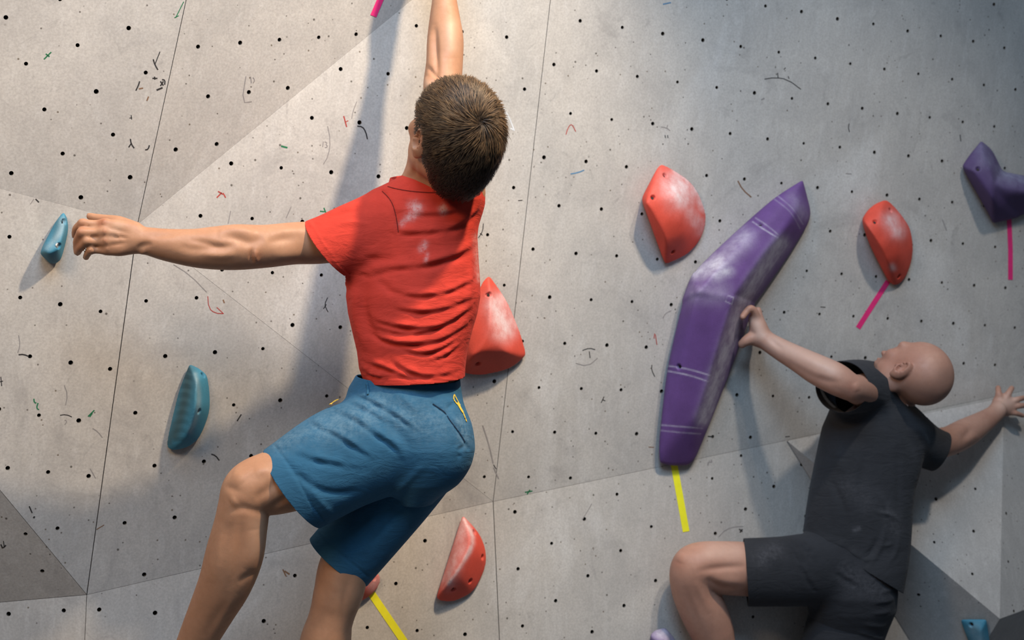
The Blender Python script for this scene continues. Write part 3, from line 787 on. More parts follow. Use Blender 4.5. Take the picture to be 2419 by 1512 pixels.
# long purple hold
lower = [(1555, 1097), (1552, 1070), (1560, 960), (1575, 850), (1600, 740), (1617, 681), (1636, 641), (1788, 720), (1745, 830), (1700, 960), (1660, 1052), (1645, 1090), (1632, 1102), (1590, 1106)]
upper = [(1636, 641), (1688, 586), (1752, 527), (1783, 503), (1821, 467), (1860, 441), (1900, 418), (1912, 460), (1921, 498), (1917, 524), (1890, 574), (1831, 658), (1788, 720), (1700, 800), (1608, 712)]
build_hold('long bent purple hold with chalky grip edge, held by the bald climber', M_PUR, MAIN, [
    (lower, [(1640, 1000, 0.095), (1675, 910, 0.12), (1686, 870, 0.13), (1702, 819, 0.14), (1722, 755, 0.15), (1738, 704, 0.155), (1590, 1000, 0.07), (1620, 850, 0.10), (1648, 690, 0.13), (1610, 1075, 0.05)], 0.030),
    (upper, [(1738, 704, 0.155), (1769, 658, 0.15), (1802, 610, 0.14), (1840, 562, 0.125), (1885, 505, 0.085), (1648, 690, 0.13), (1690, 640, 0.135), (1800, 530, 0.095), (1880, 455, 0.05)], 0.030)],
    holes=[(1795, 524), (1597, 869)],
    chalk=[(17, 0.85, [(1846, 574), (1808, 626), (1773, 680), (1748, 728), (1732, 777), (1713, 832), (1696, 882), (1682, 927), (1662, 990)]), (22, 1.0, [(1642, 640), (1670, 632), (1700, 618)]), (14, 0.8, [(1690, 650), (1720, 640)]),  # last two patches, at the bend, paint its highlight along with chalk
           (24, 0.5, [(1690, 650), (1720, 600), (1760, 560)]), (30, 0.28, [(1640, 690), (1700, 690)]), (16, 0.25, [(1875, 470), (1900, 510)])],
    lines=[(13, 0.58, [(1848, 578), (1810, 630), (1777, 682), (1753, 727), (1736, 777), (1718, 832), (1701, 882), (1687, 927), (1673, 968)]), (8, 0.45, [(1673, 968), (1662, 998)]), (1.6, 0.65, [(1576, 864), (1625, 872), (1681, 888)]), (1.6, 0.65, [(1574, 876), (1625, 886), (1678, 903)]), (1.5, 0.55, [(1560, 1004), (1610, 1008), (1660, 1012)]), (1.5, 0.5, [(1560, 1017), (1610, 1022), (1655, 1025)]),
           (1.5, 0.45, [(1785, 515), (1815, 535), (1845, 560)]), (1.5, 0.65, [(1778, 524), (1808, 544), (1840, 563)]), (1.4, 0.35, [(1836, 462), (1872, 492), (1897, 530)]), (1.4, 0.3, [(1826, 468), (1866, 500), (1890, 540)]),
           (1.4, 0.7, [(1719, 698), (1733, 703)]), (1.4, 0.7, [(1733, 703), (1729, 719)]), (1.4, 0.7, [(1729, 719), (1714, 712)]), (1.3, 0.4, [(1714, 712), (1719, 698)]), (2.2, 0.3, [(1694, 690), (1703, 692), (1700, 706)])],
    h=0.0033, r=0.012)
build_hold('dark purple angular hold cut by the right edge of the photo', M_PUR2, MAIN, [
    ([(2319, 326), (2350, 352), (2370, 392), (2388, 432), (2412, 516), (2345, 530), (2320, 485), (2268, 395), (2285, 365)], [(2325, 360, 0.06), (2352, 420, 0.10), (2345, 470, 0.10), (2300, 400, 0.07)], 0.02),
    ([(2362, 400), (2400, 432), (2470, 420), (2520, 440), (2500, 490), (2419, 505), (2345, 530), (2330, 480)], [(2352, 430, 0.10), (2380, 455, 0.10), (2450, 455, 0.09)], 0.02)],
    holes=[(2310, 393)], chalk=[(30, 0.5, [(2380, 405), (2419, 410), (2470, 420)]), (22, 0.25, [(2320, 345), (2335, 380)])], r=0.012)
build_hold('pale purple chalked hold at the bottom edge, left of the bald climber\'s shin', M_PUR, L2, [
    ([(1532, 1500), (1548, 1484), (1575, 1480), (1600, 1510), (1618, 1570), (1590, 1620), (1550, 1600), (1538, 1550)], [(1548, 1512, 0.05), (1575, 1520, 0.07), (1580, 1570, 0.07)], 0.015)],
    chalk=[(22, 0.85, [(1555, 1490), (1580, 1500), (1600, 1530)])])
BG = 'teal resin holds'
build_hold('narrow teal hold by the outstretched left hand', M_BLUE, PL['LP'], [
    ([(148, 491), (162, 503), (169, 525), (169, 547), (163, 574), (156, 602), (145, 624), (133, 631), (117, 630), (102, 618), (88, 602), (90, 588), (107, 564), (121, 534), (133, 507)],
     [(154, 528, 0.045), (152, 560, 0.06), (142, 590, 0.072), (104, 598, 0.062), (120, 618, 0.045), (149, 508, 0.022)], 0.012)],
    bolts=[(144.5, 580.6)], holes=[(158, 520)], chalk=[(8, 0.75, [(147, 520), (142, 548), (130, 568), (112, 585)])], dark=[(12, 0.6, [(138, 525), (130, 560)]), (13, 0.5, [(105, 605), (130, 618)])], h=0.0025, r=0.010, group=BG)
build_hold('teal crescent hold with a ribbed dark scoop, above the raised knee', M_BLUE, PL['CL'], [
    ([(445, 852), (460, 857), (479, 867), (496, 883), (502, 913), (502, 969), (492, 1009), (474, 1042), (449, 1062), (413, 1071), (389, 1066), (386, 1050), (399, 990), (408, 960), (420, 908), (433, 880)],
     [(458, 880, 0.05), (467, 906, 0.075), (463, 930, 0.085), (462, 973, 0.085), (449, 1018, 0.075), (430, 1050, 0.045), (485, 900, 0.04), (488, 960, 0.05)], 0.008)],
    bolts=[(475, 973)], holes=[(486, 880)], chalk=[(6, 0.6, [(462, 885), (470, 930), (465, 980), (450, 1020)])],
    dark=[(17, 1.0, [(443, 875), (440, 920), (430, 970), (412, 1030)]), (12, 0.9, [(415, 1000), (400, 1045)])],
    rel=[(3.2, (-0.7 if i % 2 else 0.6), [(425 - i * 1.1 - 2, 888 + i * 10.5), (440 - i * .8, 885 + i * 10.5), (456 - i * .9, 890 + i * 10.5)]) for i in range(16)], h=0.0025, group=BG)
build_hold('pale teal hold in the bottom right corner under the grey volume', M_BLUE, PLV_UND, [
    ([(2262, 1460), (2300, 1458), (2334, 1460), (2338, 1480), (2345, 1540), (2320, 1590), (2300, 1560), (2284, 1510)], [(2290, 1480, 0.03), (2318, 1490, 0.045), (2315, 1540, 0.05)], 0.012)],
    holes=[(2288, 1477)], chalk=[(16, 0.6, [(2300, 1490), (2315, 1520)])], group=BG)

# ------------------------------------------------------------------ people
def skin_material(name, base, warm, pale):
    t = NT(name)
    n1 = t.noise(9, 5, 0.6); n2 = t.noise(60, 5, 0.65); n3 = t.noise(420, 3, 0.6)
    c = t.mix(t.ramp(n1, 0.3, 0.7), base, warm)
    c = t.mix(t.ramp(n2, 0.4, 0.75, 0, 0.30), c, tuple(x * 0.72 for x in base))
    c = t.mix(t.attr('red'), c, (base[0] * 0.80, base[1] * 0.55, base[2] * 0.50))
    c = t.mix(t.attr('pale'), c, pale)
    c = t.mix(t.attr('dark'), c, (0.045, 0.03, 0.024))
    t.bump(t.math('ADD', t.math('MULTIPLY', n3, 0.8), n2), 0.22, 0.0010)
    t.b.inputs['Subsurface Weight'].default_value = 0.12; t.b.inputs['Subsurface Radius'].default_value = (1.0, 0.35, 0.2); t.b.inputs['Subsurface Scale'].default_value = 0.008
    return t.done(c, t.ramp(n2, 0.3, 0.7, 0.48, 0.62), 0.4)


def cloth_material(name, base, chalk=(0.70, 0.58, 0.55), var=0.16, weave=900, fuzz=0.3, rough=0.88):
    t = NT(name)
    n1 = t.noise(7, 5, 0.6); n2 = t.noise(45, 5, 0.7); n3 = t.noise(weave, 2, 0.6)
    c = t.mix(t.ramp(n1, 0.3, 0.7), tuple(x * (1 - var) for x in base), tuple(min(1, x * (1 + var)) for x in base))
    c = t.mix(t.ramp(n2, 0.4, 0.8, 0, 0.25), c, tuple(x * 0.65 for x in base))
    ch = t.math('MULTIPLY', t.attr('chalk'), t.ramp(t.noise(90, 6, 0.7), 0.35, 0.65, 0.1, 1.0))
    c = t.mix(ch, c, chalk)
    c = t.mix(t.attr('dark'), c, tuple(x * 0.22 for x in base))
    crease = t.noise(16, 4, 0.6, t.mapping((0.8, 0.8, 2.4), (0, 0.25, 0)), 1.2)
    t.bump(t.math('ADD', t.math('ADD', t.math('MULTIPLY', n3, 0.30), t.math('MULTIPLY', n2, 0.5)), t.math('MULTIPLY', crease, 2.6)), 0.40, 0.0034)
    t.b.inputs['Sheen Weight'].default_value = fuzz; t.b.inputs['Sheen Roughness'].default_value = 0.5
    t.b.inputs['Sheen Tint'].default_value = tuple(min(1, x * 1.5 + .1) for x in base) + (1,)
    return t.done(c, rough, 0.2)


M_SKIN1 = skin_material('tanned_skin', (0.39, 0.19, 0.105), (0.46, 0.24, 0.14), (0.62, 0.42, 0.30))
M_SKIN2 = skin_material('pink_skin', (0.38, 0.195, 0.14), (0.45, 0.25, 0.185), (0.62, 0.45, 0.38))
M_SHIRT1 = cloth_material('red_cotton', (0.52, 0.042, 0.026), fuzz=0.15)
M_SHORT1 = cloth_material('blue_cotton', (0.024, 0.10, 0.185), (0.22, 0.34, 0.42), fuzz=0.25)
M_SHIRT2 = cloth_material('charcoal_jersey', (0.030, 0.032, 0.038), (0.16, 0.16, 0.18), fuzz=0.35)
M_SHORT2 = cloth_material('black_canvas', (0.026, 0.028, 0.034), (0.13, 0.13, 0.15), fuzz=0.35)
M_SEAM1 = plain('dark_red_thread', (0.16, 0.012, 0.008), 0.9)
M_SEAM2 = plain('navy_thread', (0.006, 0.020, 0.045), 0.9)
M_EYE = plain('eye_white', (0.75, 0.72, 0.70), 0.25, 0.02)
M_GOLD = plain('yellow_print', (0.72, 0.47, 0.06), 0.6)
M_WHITE = plain('white_label', (0.62, 0.58, 0.60), 0.7)
t = NT('brown_hair')
hn = t.noise(70, 4, 0.6)
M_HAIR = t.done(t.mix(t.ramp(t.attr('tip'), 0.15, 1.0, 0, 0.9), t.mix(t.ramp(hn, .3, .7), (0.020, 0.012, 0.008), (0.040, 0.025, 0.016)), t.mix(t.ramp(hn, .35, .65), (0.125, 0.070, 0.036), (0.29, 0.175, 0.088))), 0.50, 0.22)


def ortho(fw, up):
    fw = np.array(fw, float); fw /= np.linalg.norm(fw); up = np.array(up, float); up = up - fw * (up @ fw); up /= np.linalg.norm(up)
    lf = np.cross(fw, up)     # the person's left (camera space is left-handed)
    return fw, up, lf


def add_head(S, c, fw, up, sc=1.0, nape=True, nose=1.0):
    fw, up, lf = ortho(fw, up); c = np.asarray(c, float)
    R = np.array([lf, fw, up]); g = lambda l, f, u: c + sc * (lf * l + fw * f + up * u)
    e = lambda l, f, u, r, k=0.012, op=1, RR=R: S.ell(g(l, f, u), np.array(r) * sc, RR, k, op)
    e(0, -0.012, 0.020, (0.076, 0.098, 0.088), 0.02)            # skull
    if nape: e(0, -0.036, -0.036, (0.064, 0.070, 0.085), 0.04)   # occiput and nape
    e(0, 0.045, -0.035, (0.060, 0.055, 0.075), 0.03)            # face
    e(0, 0.062, -0.085, (0.036, 0.034, 0.030), 0.03)            # chin and jaw
    for s in (1, -1):
        e(s * 0.048, 0.015, -0.062, (0.020, 0.045, 0.026), 0.03)        # jaw corner
        e(s * 0.040, 0.072, -0.018, (0.022, 0.018, 0.018), 0.02)        # cheekbone
        e(s * 0.031, 0.098, 0.004, (0.017, 0.011, 0.010), 0.012, -1)    # eye socket
        e(s * 0.028, 0.076, 0.026, (0.026, 0.014, 0.012), 0.022)        # brow
        RR = np.array([lf * s * 0.88 - fw * 0.47, fw * 0.88 + lf * s * 0.47, up])
        e(s * 0.083, -0.006, -0.012, (0.010, 0.021, 0.033), 0.006, 1, RR)   # ear
        e(s * 0.090, 0.000, -0.006, (0.0075, 0.012, 0.020), 0.004, -1, RR)  # ear bowl
        e(s * 0.080, 0.016, -0.016, (0.008, 0.006, 0.009), 0.005)           # tragus
        e(s * 0.081, 0.002, -0.040, (0.008, 0.010, 0.010), 0.006)           # lobe
    S.seg([list(g(0, 0.094, 0.012)) + [0.009 * sc], list(g(0, 0.094 + 0.018 * nose, -0.022)) + [0.011 * sc], list(g(0, 0.094 + 0.024 * nose, -0.034)) + [0.013 * sc]], 0.012)
    for s in (1, -1): e(s * 0.012, 0.108, -0.036, (0.008, 0.009, 0.007), 0.006)
    e(0, 0.098, -0.058, (0.025, 0.010, 0.006), 0.006); e(0, 0.096, -0.070, (0.022, 0.010, 0.007), 0.006)
    e(0, 0.108, -0.064, (0.024, 0.006, 0.002), 0.003, -1)
    return [g(s * 0.031, 0.0765, 0.004) for s in (1, -1)], g


def eyes(person, pts, sc):
    for p in pts:
        bm = bmesh.new(); bmesh.ops.create_uvsphere(bm, u_segments=16, v_segments=10, radius=0.0115 * sc)
        V = [np.array(v.co) + p for v in bm.verts]; bm.verts.index_update(); F = [[v.index for v in f.verts] for f in bm.faces]; bm.free()
        obj('eye', V, F, M_EYE, person, True)


def cut_mesh(V, F, cuts):
    """cuts: (point_cam, normal_cam, keep-out test on px) - removes the outer side of each plane within the test region"""
    bm = bmesh.new(); vs = [bm.verts.new(v) for v in V]
    for f in F: bm.faces.new([vs[i] for i in f])
    for co, no, test in cuts:
        bm.verts.ensure_lookup_table()
        P = proj(np.array([v.co for v in bm.verts])); Z = np.array([v.co[2] for v in bm.verts]); ok = test(P[:, 0], P[:, 1], Z)
        bm.verts.index_update(); fs = [f for f in bm.faces if all(ok[v.index] for v in f.verts)]
        es = set(e for f in fs for e in f.edges); vv = set(v for f in fs for v in f.verts)
        bmesh.ops.bisect_plane(bm, geom=list(vv) + list(es) + fs, dist=1e-5, plane_co=co, plane_no=no, clear_outer=True)
    # drop loose islands
    bm.verts.index_update(); seen = set(); best = []
    for v in bm.verts:
        if v.index in seen: continue
        st = [v]; comp = []; seen.add(v.index)
        while st:
            q = st.pop(); comp.append(q)
            for e in q.link_edges:
                w = e.other_vert(q)
                if w.index not in seen: seen.add(w.index); st.append(w)
        if len(comp) > len(best): best = comp
    bs = set(v.index for v in best)
    bmesh.ops.delete(bm, geom=[v for v in bm.verts if v.index not in bs], context='VERTS')
    bm.verts.index_update()
    V = np.array([v.co for v in bm.verts]); F = [[v.index for v in f.verts] for f in bm.faces]; bm.free()
    return V, F


FOLD_GAIN = 1.95


def garment(name, pieces, h, rel, chalk, mat, person, label, smooth=3):
    """pieces: [(SDF, cuts)...], each trimmed on its own, then joined into one mesh"""
    AV, AF, CH, UV_, UF_ = [], [], [], [], []; off = 0; uo = 0
    rel = [(q[0], q[1] * FOLD_GAIN) + tuple(q[2:]) for q in rel]
    for S, cuts in pieces:
        V, F = S.mesh(h, smooth); V = relief(V, F, rel); ch = paint(V, F, chalk)
        UV_.append(V); UF_.append(F + uo); uo += len(V)
        V2, F2 = cut_mesh(V, F, cuts)
        key = {tuple(np.round(v, 6)): i for i, v in enumerate(V.astype(np.float32).astype(float))}
        m = np.array([key.get(tuple(np.round(v, 6)), -1) for v in V2])
        CH.append(np.where(m >= 0, ch[m], 0)); AV.append(V2); AF += [[i + off for i in f] for f in F2]; off += len(V2)
    o = obj(name, np.concatenate(AV), AF, mat, person, True)
    if label: o['label'] = label
    set_attr(o, 'chalk', np.concatenate(CH)); set_attr(o, 'dark', np.zeros(off))
    md = o.modifiers.new('cloth_thickness', 'SOLIDIFY'); md.thickness = 0.0028; md.offset = -1
    return o, np.concatenate(UV_), np.concatenate(UF_)


def surf_strip(V, F, pts, w, lift=0.0006, thick=0.0008, n=8):
    """narrow strip lying on a surface, pts in pixels"""
    c = curve(pts, n); N = normals(V, F); P = proj(V); vd = -V / np.linalg.norm(V, axis=1)[:, None]; fr = np.where((N * vd).sum(1) > 0.02)[0]
    tr, nm = [], []
    for q in c:
        d = np.hypot(P[fr, 0] - q[0], P[fr, 1] - q[1]); k = np.argsort(d)[:8]; k = k[d[k] < d[k[0]] + 6]; z = V[fr[k], 2]; keep = z < z.min() + 0.02
        tr.append(cs(q[0], q[1], V[fr[k][keep], 2].mean())); nn = N[fr[k][keep]].mean(0); nm.append(nn / np.linalg.norm(nn))
    tr = np.array(tr); nm = np.array(nm); VV, FF = [], []
    for i in range(len(tr)):
        d = tr[min(i + 1, len(tr) - 1)] - tr[max(i - 1, 0)]; b = np.cross(d, nm[i]); b /= max(np.linalg.norm(b), 1e-9); b *= w * tr[i][2] / FPX / 2
        for s in (-1, 1):
            VV += [tr[i] + b * s + nm[i] * lift, tr[i] + b * s + nm[i] * (lift + thick)]
    for i in range(len(tr) - 1):
        a = 4 * i; e = a + 4
        FF += [(a + 1, a + 3, e + 3, e + 1), (a, a + 1, e + 1, e), (a + 2, e + 2, e + 3, a + 3)]
    return VV, FF


def body(label, S, h, rel, red, pale, dark, mat):
    V, F = S.mesh(h, 5); V = relief(V, F, [(q[0], q[1] * (2.1 if q[2][0][0] > 300 and q[2][0][1] < 700 else 1.5)) + tuple(q[2:]) for q in rel])
    o = obj('person', V, F, mat, smooth=True, label=label, cat='person')
    for nme, st in (('red', red), ('pale', pale), ('dark', dark)):
        set_attr(o, nme, paint(V, F, st) if st else np.zeros(len(V)))
    return o, V, F


# ============ climber in the red shirt
S = SDF()
ZT = 3.80
# trunk under the clothes
S.loft([(430, 950, 1100, ZT, .075), (480, 890, 1115, ZT, .09), (560, 870, 1108, ZT, .10), (700, 850, 1105, 3.79, .10), (830, 870, 1080, ZT, .095), (900, 880, 1075, ZT, .095), (1000, 860, 1080, 3.79, .11), (1080, 880, 1070, 3.79, .11), (1150, 930, 1040, 3.80, .08)], 0.03)
S.chain([(1010, 480, ZT, 76), (1022, 430, 3.785, 72), (1045, 365, 3.745, 72)], 0.03)                                   # neck
HC1 = cs(1073, 318, 3.655)
eye1, head1 = add_head(S, HC1, (-0.54, 0.52, 0.66), (0.40, 0.60, -0.69), 1.20)
# left arm with hand
S.chain([(900, 540, ZT, 60), (840, 558, 3.78, 54), (760, 572, 3.73, 51), (694, 575, 3.70, 50), (625, 582, 3.66, 51), (560, 584, 3.635, 54), (509, 586, 3.62, 51), (460, 586, 3.605, 45.5), (397, 579, 3.59, 38.5), (350, 570, 3.58, 33), (322, 567, 3.575, 32)], 0.02, 0.92)
for kx, ky, kz, px_, py_, pz, dx, dy, dz, tx, ty, tz, r in (
        (246, 529, 3.552, 195, 527, 3.545, 181, 540, 3.560, 178, 556, 3.585, 10.5), (244, 548, 3.545, 192, 549, 3.535, 183, 568, 3.552, 182, 586, 3.578, 10.8),
        (246, 570, 3.548, 204, 569, 3.540, 190, 584, 3.555, 183, 596, 3.580, 10.2), (250, 590, 3.556, 215, 590, 3.550, 207, 600, 3.565, 203, 608, 3.585, 9.0)):
    S.chain([(322, 560 + (ky - 560) * .55, 3.570, 17), (285, 562 + (ky - 560) * .85, 3.560, 15), (kx, ky, kz + .003, r + 2.6)], 0.010)
    S.chain([(kx + 4, ky, kz + .003, r + 2), (kx - 22, ky + 1, kz, r - .3), (px_, py_, pz, r)], 0.006)
    S.chain([(px_, py_, pz, r), (dx, dy, dz, r - .8), (tx, ty, tz, r - 1.6)], 0.005)
S.chain([(318, 540, 3.585, 17), (280, 527, 3.59, 17), (248, 520, 3.60, 13), (222, 514, 3.606, 10), (212, 511, 3.61, 8.5)], 0.010)                       # thumb
S.ell(cs(282, 566, 3.575), (.040, .036, .016), None, 0.02)
# right arm, reaching up behind the head
zw = MAIN.on(1045, -150)[2]
S.chain([(1085, 455, 3.80, 62), (1078, 380, 3.83, 58), (1055, 270, 3.87, 52), (1046, 205, 3.90, 46), (1050, 150, 3.92, 43.5), (1052, 95, 3.935, 43), (1051, 45, 3.95, 36), (1050, 0, 3.96, 29), (1050, -50, 3.97, 25), (1049, -75, 3.975, 25)], 0.02, 0.95)
zh = 3.985
for i, (kx, tip) in enumerate(((1022, 1018), (1040, 1038), (1058, 1058), (1074, 1076))):
    S.chain([(1048 + (kx - 1048) * .5, -72, zh, 15), (kx, -145, zh, 13)], 0.010)
    S.chain([(kx, -145, zh, 13), (kx, -185, zh + .015, 10.5), (tip, -205, zh + .045, 10), (tip, -196, zh + .075, 9)], 0.005)
S.chain([(1030, -95, zh, 15), (1000, -120, zh + .02, 12), (990, -150, zh + .045, 10)], 0.01)
# legs
S.chain([(985, 1040, 3.78, 84), (830, 1090, 3.72, 82), (720, 1120, 3.68, 80), (655, 1138, 3.65, 77), (596, 1156, 3.625, 68), (578, 1195, 3.620, 62), (569, 1240, 3.625, 63), (554, 1310, 3.635, 68), (533, 1375, 3.65, 63), (503, 1437, 3.67, 55), (466, 1512, 3.69, 46), (425, 1600, 3.71, 36), (395, 1680, 3.73, 30)], 0.02, 0.95)
S.chain([(395, 1690, 3.73, 32), (350, 1735, 3.75, 30), (290, 1760, 3.77, 22)], 0.015)
S.chain([(1000, 1090, 3.82, 70), (900, 1220, 3.83, 66), (822, 1325, 3.82, 62), (800, 1399, 3.81, 58.5), (788, 1440, 3.81, 54), (778, 1475, 3.812, 54), (768, 1520, 3.82, 60), (752, 1600, 3.83, 58), (738, 1700, 3.84, 40), (730, 1790, 3.85, 32)], 0.02, 0.95)
S.chain([(730, 1800, 3.85, 34), (690, 1840, 3.87, 30), (640, 1850, 3.89, 22)], 0.015)
REL1 = [
 # forearm and upper arm muscles
 (13, -3.6, [(625, 560), (590, 572), (555, 560), (520, 552)]), (9, -2.4, [(560, 578), (520, 583), (480, 572), (440, 566)]), (12, 3.2, [(600, 545), (550, 545), (510, 548)]),
 (10, 2.2, [(560, 600), (520, 602), (470, 598)]), (12, -2.4, [(540, 590), (500, 590), (455, 588), (420, 580)]), (7, 2.6, [(606, 590), (601, 606), (609, 622)]), (5, -2.8, [(597, 588), (594, 606), (600, 622)]),
 (12, -2.2, [(700, 560), (660, 566), (630, 575)]), (14, 2.0, [(740, 545), (690, 545), (640, 550)]), (16, 2.0, [(720, 600), (670, 604), (640, 605)]), (9, -1.5, [(420, 552), (380, 556), (345, 558)]), (8, -2.0, [(360, 575), (335, 582), (322, 590)]), (7, 1.8, [(345, 592), (330, 600)]),
 # back of the hand: knuckles, tendons, vein
 (6, 2.4, [(243, 524), (249, 526)]), (6, 2.6, [(243, 546), (250, 547)]), (6, 2.4, [(245, 568), (252, 568)]), (6, 2.0, [(249, 588), (256, 588)]),
 (3, 1.0, [(258, 548), (280, 552), (312, 560)]), (3, 0.9, [(258, 568), (282, 568), (312, 566)]), (3, -1.2, [(255, 558), (275, 560), (300, 563)]), (3, -1.2, [(256, 579), (276, 578), (296, 574)]), (3, -1.1, [(256, 538), (276, 543), (300, 550)]), (2.2, 1.2, [(273, 549), (281, 560), (290, 568)]),
 # raised forearm
 (7, -3.6, [(1027, 60), (1029, 110), (1031, 150), (1034, 190)]), (14, 2.2, [(1062, 40), (1064, 90), (1066, 140)]), (6, 2.0, [(1016, 80), (1014, 130), (1010, 160)]), (5, -2.5, [(1012, 158), (1022, 172), (1034, 185)]), (9, 2.2, [(1010, 180), (1006, 210)]), (5, -1.8, [(1022, 185), (1030, 205)]),
 # knee and calf
 (13, -3.8, [(700, 1120), (655, 1140), (630, 1160), (600, 1180)]), (10, -2.6, [(635, 1215), (605, 1208), (570, 1200), (540, 1210)]), (18, 2.6, [(548, 1118), (560, 1125), (575, 1140)]), (16, 1.8, [(560, 1180), (545, 1190)]), (12, 2.4, [(640, 1110), (600, 1115)]), (9, -1.4, [(530, 1148), (550, 1155), (570, 1165)]),
 (10, -3.0, [(690, 1170), (655, 1190), (632, 1212)]), (20, 3.2, [(598, 1250), (604, 1300), (590, 1350)]), (12, -2.6, [(570, 1230), (565, 1290), (556, 1350), (540, 1400)]), (14, 2.0, [(530, 1260), (515, 1320), (500, 1380)]), (8, -2.0, [(612, 1352), (585, 1360), (562, 1380)]), (14, -1.8, [(540, 1420), (505, 1470), (480, 1510)]), (10, 1.6, [(560, 1400), (530, 1450), (500, 1505)]), (11, -2.0, [(545, 1230), (530, 1290), (515, 1340)]),
 (16, 1.8, [(800, 1340), (790, 1400)]), (9, -1.5, [(828, 1360), (812, 1420), (806, 1480)]), (12, -1.5, [(770, 1370), (765, 1430)]),
 # neck and jaw
 (6, -2.4, [(965, 300), (962, 345), (975, 375)]), (8, 2.0, [(968, 385), (965, 415)]), (5, -1.5, [(978, 380), (982, 420)]),
]
P1, BV1, BF1 = body('climber seen from behind in red T-shirt and blue shorts, arms spread', S, 0.0040, REL1,
    [(9, 0.8, [(243, 523), (236, 527)]), (7, 0.5, [(247, 546)]), (7, 0.5, [(247, 568)]), (12, 0.35, [(194, 530), (185, 560), (184, 592)]), (16, 0.5, [(604, 606)]), (14, 0.5, [(985, 310), (990, 340)]), (26, 0.35, [(975, 380), (985, 420)])],
    [(16, 0.45, [(1065, 60), (1068, 110)]), (12, 0.4, [(1008, 200), (1003, 225)]), (14, 0.3, [(280, 535), (262, 555)]), (24, 0.25, [(610, 1240), (606, 1300)])],
    [(4.5, 0.9, [(981, 313), (985, 309)])], M_SKIN1)
eyes(P1, eye1, 1.20)

# red T-shirt
S = SDF()
S.loft([(405, 965, 1112, ZT, .075), (425, 932, 1126, ZT, .085), (450, 884, 1139, ZT, .10), (480, 858, 1140, ZT, .112), (510, 852, 1132, ZT, .120), (560, 850, 1128, ZT, .124), (620, 836, 1131, ZT, .126), (660, 822, 1134, 3.795, .126), (700, 818, 1135, 3.79, .126),
        (740, 823, 1128, 3.79, .124), (780, 832, 1116, 3.79, .121), (830, 844, 1104, 3.79, .118), (870, 849, 1099, 3.79, .118), (900, 860, 1098, 3.79, .120), (960, 862, 1096, 3.79, .120)], 0.02, 2.25)
S.chain([(940, 540, ZT, 84), (865, 556, 3.775, 87), (780, 586, 3.735, 80), (690, 616, 3.71, 76)], 0.035, 1.0)
S.chain([(1082, 480, 3.80, 54), (1096, 440, 3.82, 43), (1098, 400, 3.85, 40), (1096, 370, 3.87, 40)], 0.03)
FOLDS1 = [
 (10, 5.0, [(870, 642), (922, 628), (1000, 620), (1080, 596), (1122, 566)], 'fold'), (9, 4.2, [(935, 545), (1015, 542), (1080, 528), (1128, 490)], 'fold'), (9, 2.6, [(925, 490), (1000, 500), (1080, 492), (1132, 462)], 'fold'),
 (7, 3.6, [(950, 690), (1000, 694), (1060, 684), (1110, 660)], 'fold'), (7, 3.2, [(930, 722), (990, 732), (1050, 724), (1110, 700)], 'fold'), (7, 4.0, [(880, 748), (930, 764), (1000, 770), (1060, 756), (1112, 722)], 'fold'),
 (6, 3.0, [(905, 776), (960, 784), (1020, 776), (1070, 752)], 'fold'), (7, 4.4, [(862, 770), (905, 798), (970, 808), (1040, 798), (1102, 762)], 'fold'), (6, 3.0, [(925, 806), (985, 830), (1040, 820), (1085, 790)], 'fold'),
 (7, 3.4, [(930, 848), (965, 872), (1010, 884), (1070, 876)], 'fold'), (6, 3.4, [(862, 850), (900, 862), (945, 880), (975, 892)], 'fold'), (5, 2.6, [(856, 866), (880, 884), (920, 892)], 'fold'), (6, 2.2, [(1010, 850), (1050, 836), (1090, 806)], 'fold'),
 (13, -5.0, [(868, 660), (858, 710), (862, 750), (880, 785), (925, 802)]), (10, 2.6, [(840, 690), (838, 740), (850, 790), (870, 830)]), (9, -2.4, [(893, 660), (925, 690), (960, 700)]),
 (8, 2.6, [(742, 528), (780, 508), (825, 490), (860, 478)]), (6, -2.2, [(765, 520), (800, 506), (850, 496)]), (6, 1.8, [(790, 535), (830, 525), (870, 530)]), (10, -2.2, [(850, 600), (890, 612), (940, 612)]), (12, 2.4, [(840, 615), (900, 590)]),
 (5, -2.0, [(1104, 470), (1112, 448), (1116, 425)]), (6, 2.8, [(1122, 440), (1130, 470), (1120, 500)]), (8, 2.6, [(1108, 560), (1110, 640), (1108, 720)]), (7, -1.8, [(1096, 640), (1097, 700), (1090, 760)]),
 (3, -1.6, [(902, 450), (920, 470), (930, 490), (937, 520), (941, 550)], 'line'), (2.4, -1.2, [(738, 540), (764, 582), (800, 624), (826, 648)], 'line'), (2.2, -1.0, [(866, 888), (960, 894), (1040, 900), (1096, 904)], 'line'), (4, 1.2, [(732, 526), (756, 568), (792, 616), (822, 650)], 'line'),
 (14, 2.5, [(960, 470), (1030, 478)]), (16, -2.0, [(985, 560), (985, 600)]),
]
nslv = np.array([-0.80, -0.57, 0.16]); nslv /= np.linalg.norm(nslv)
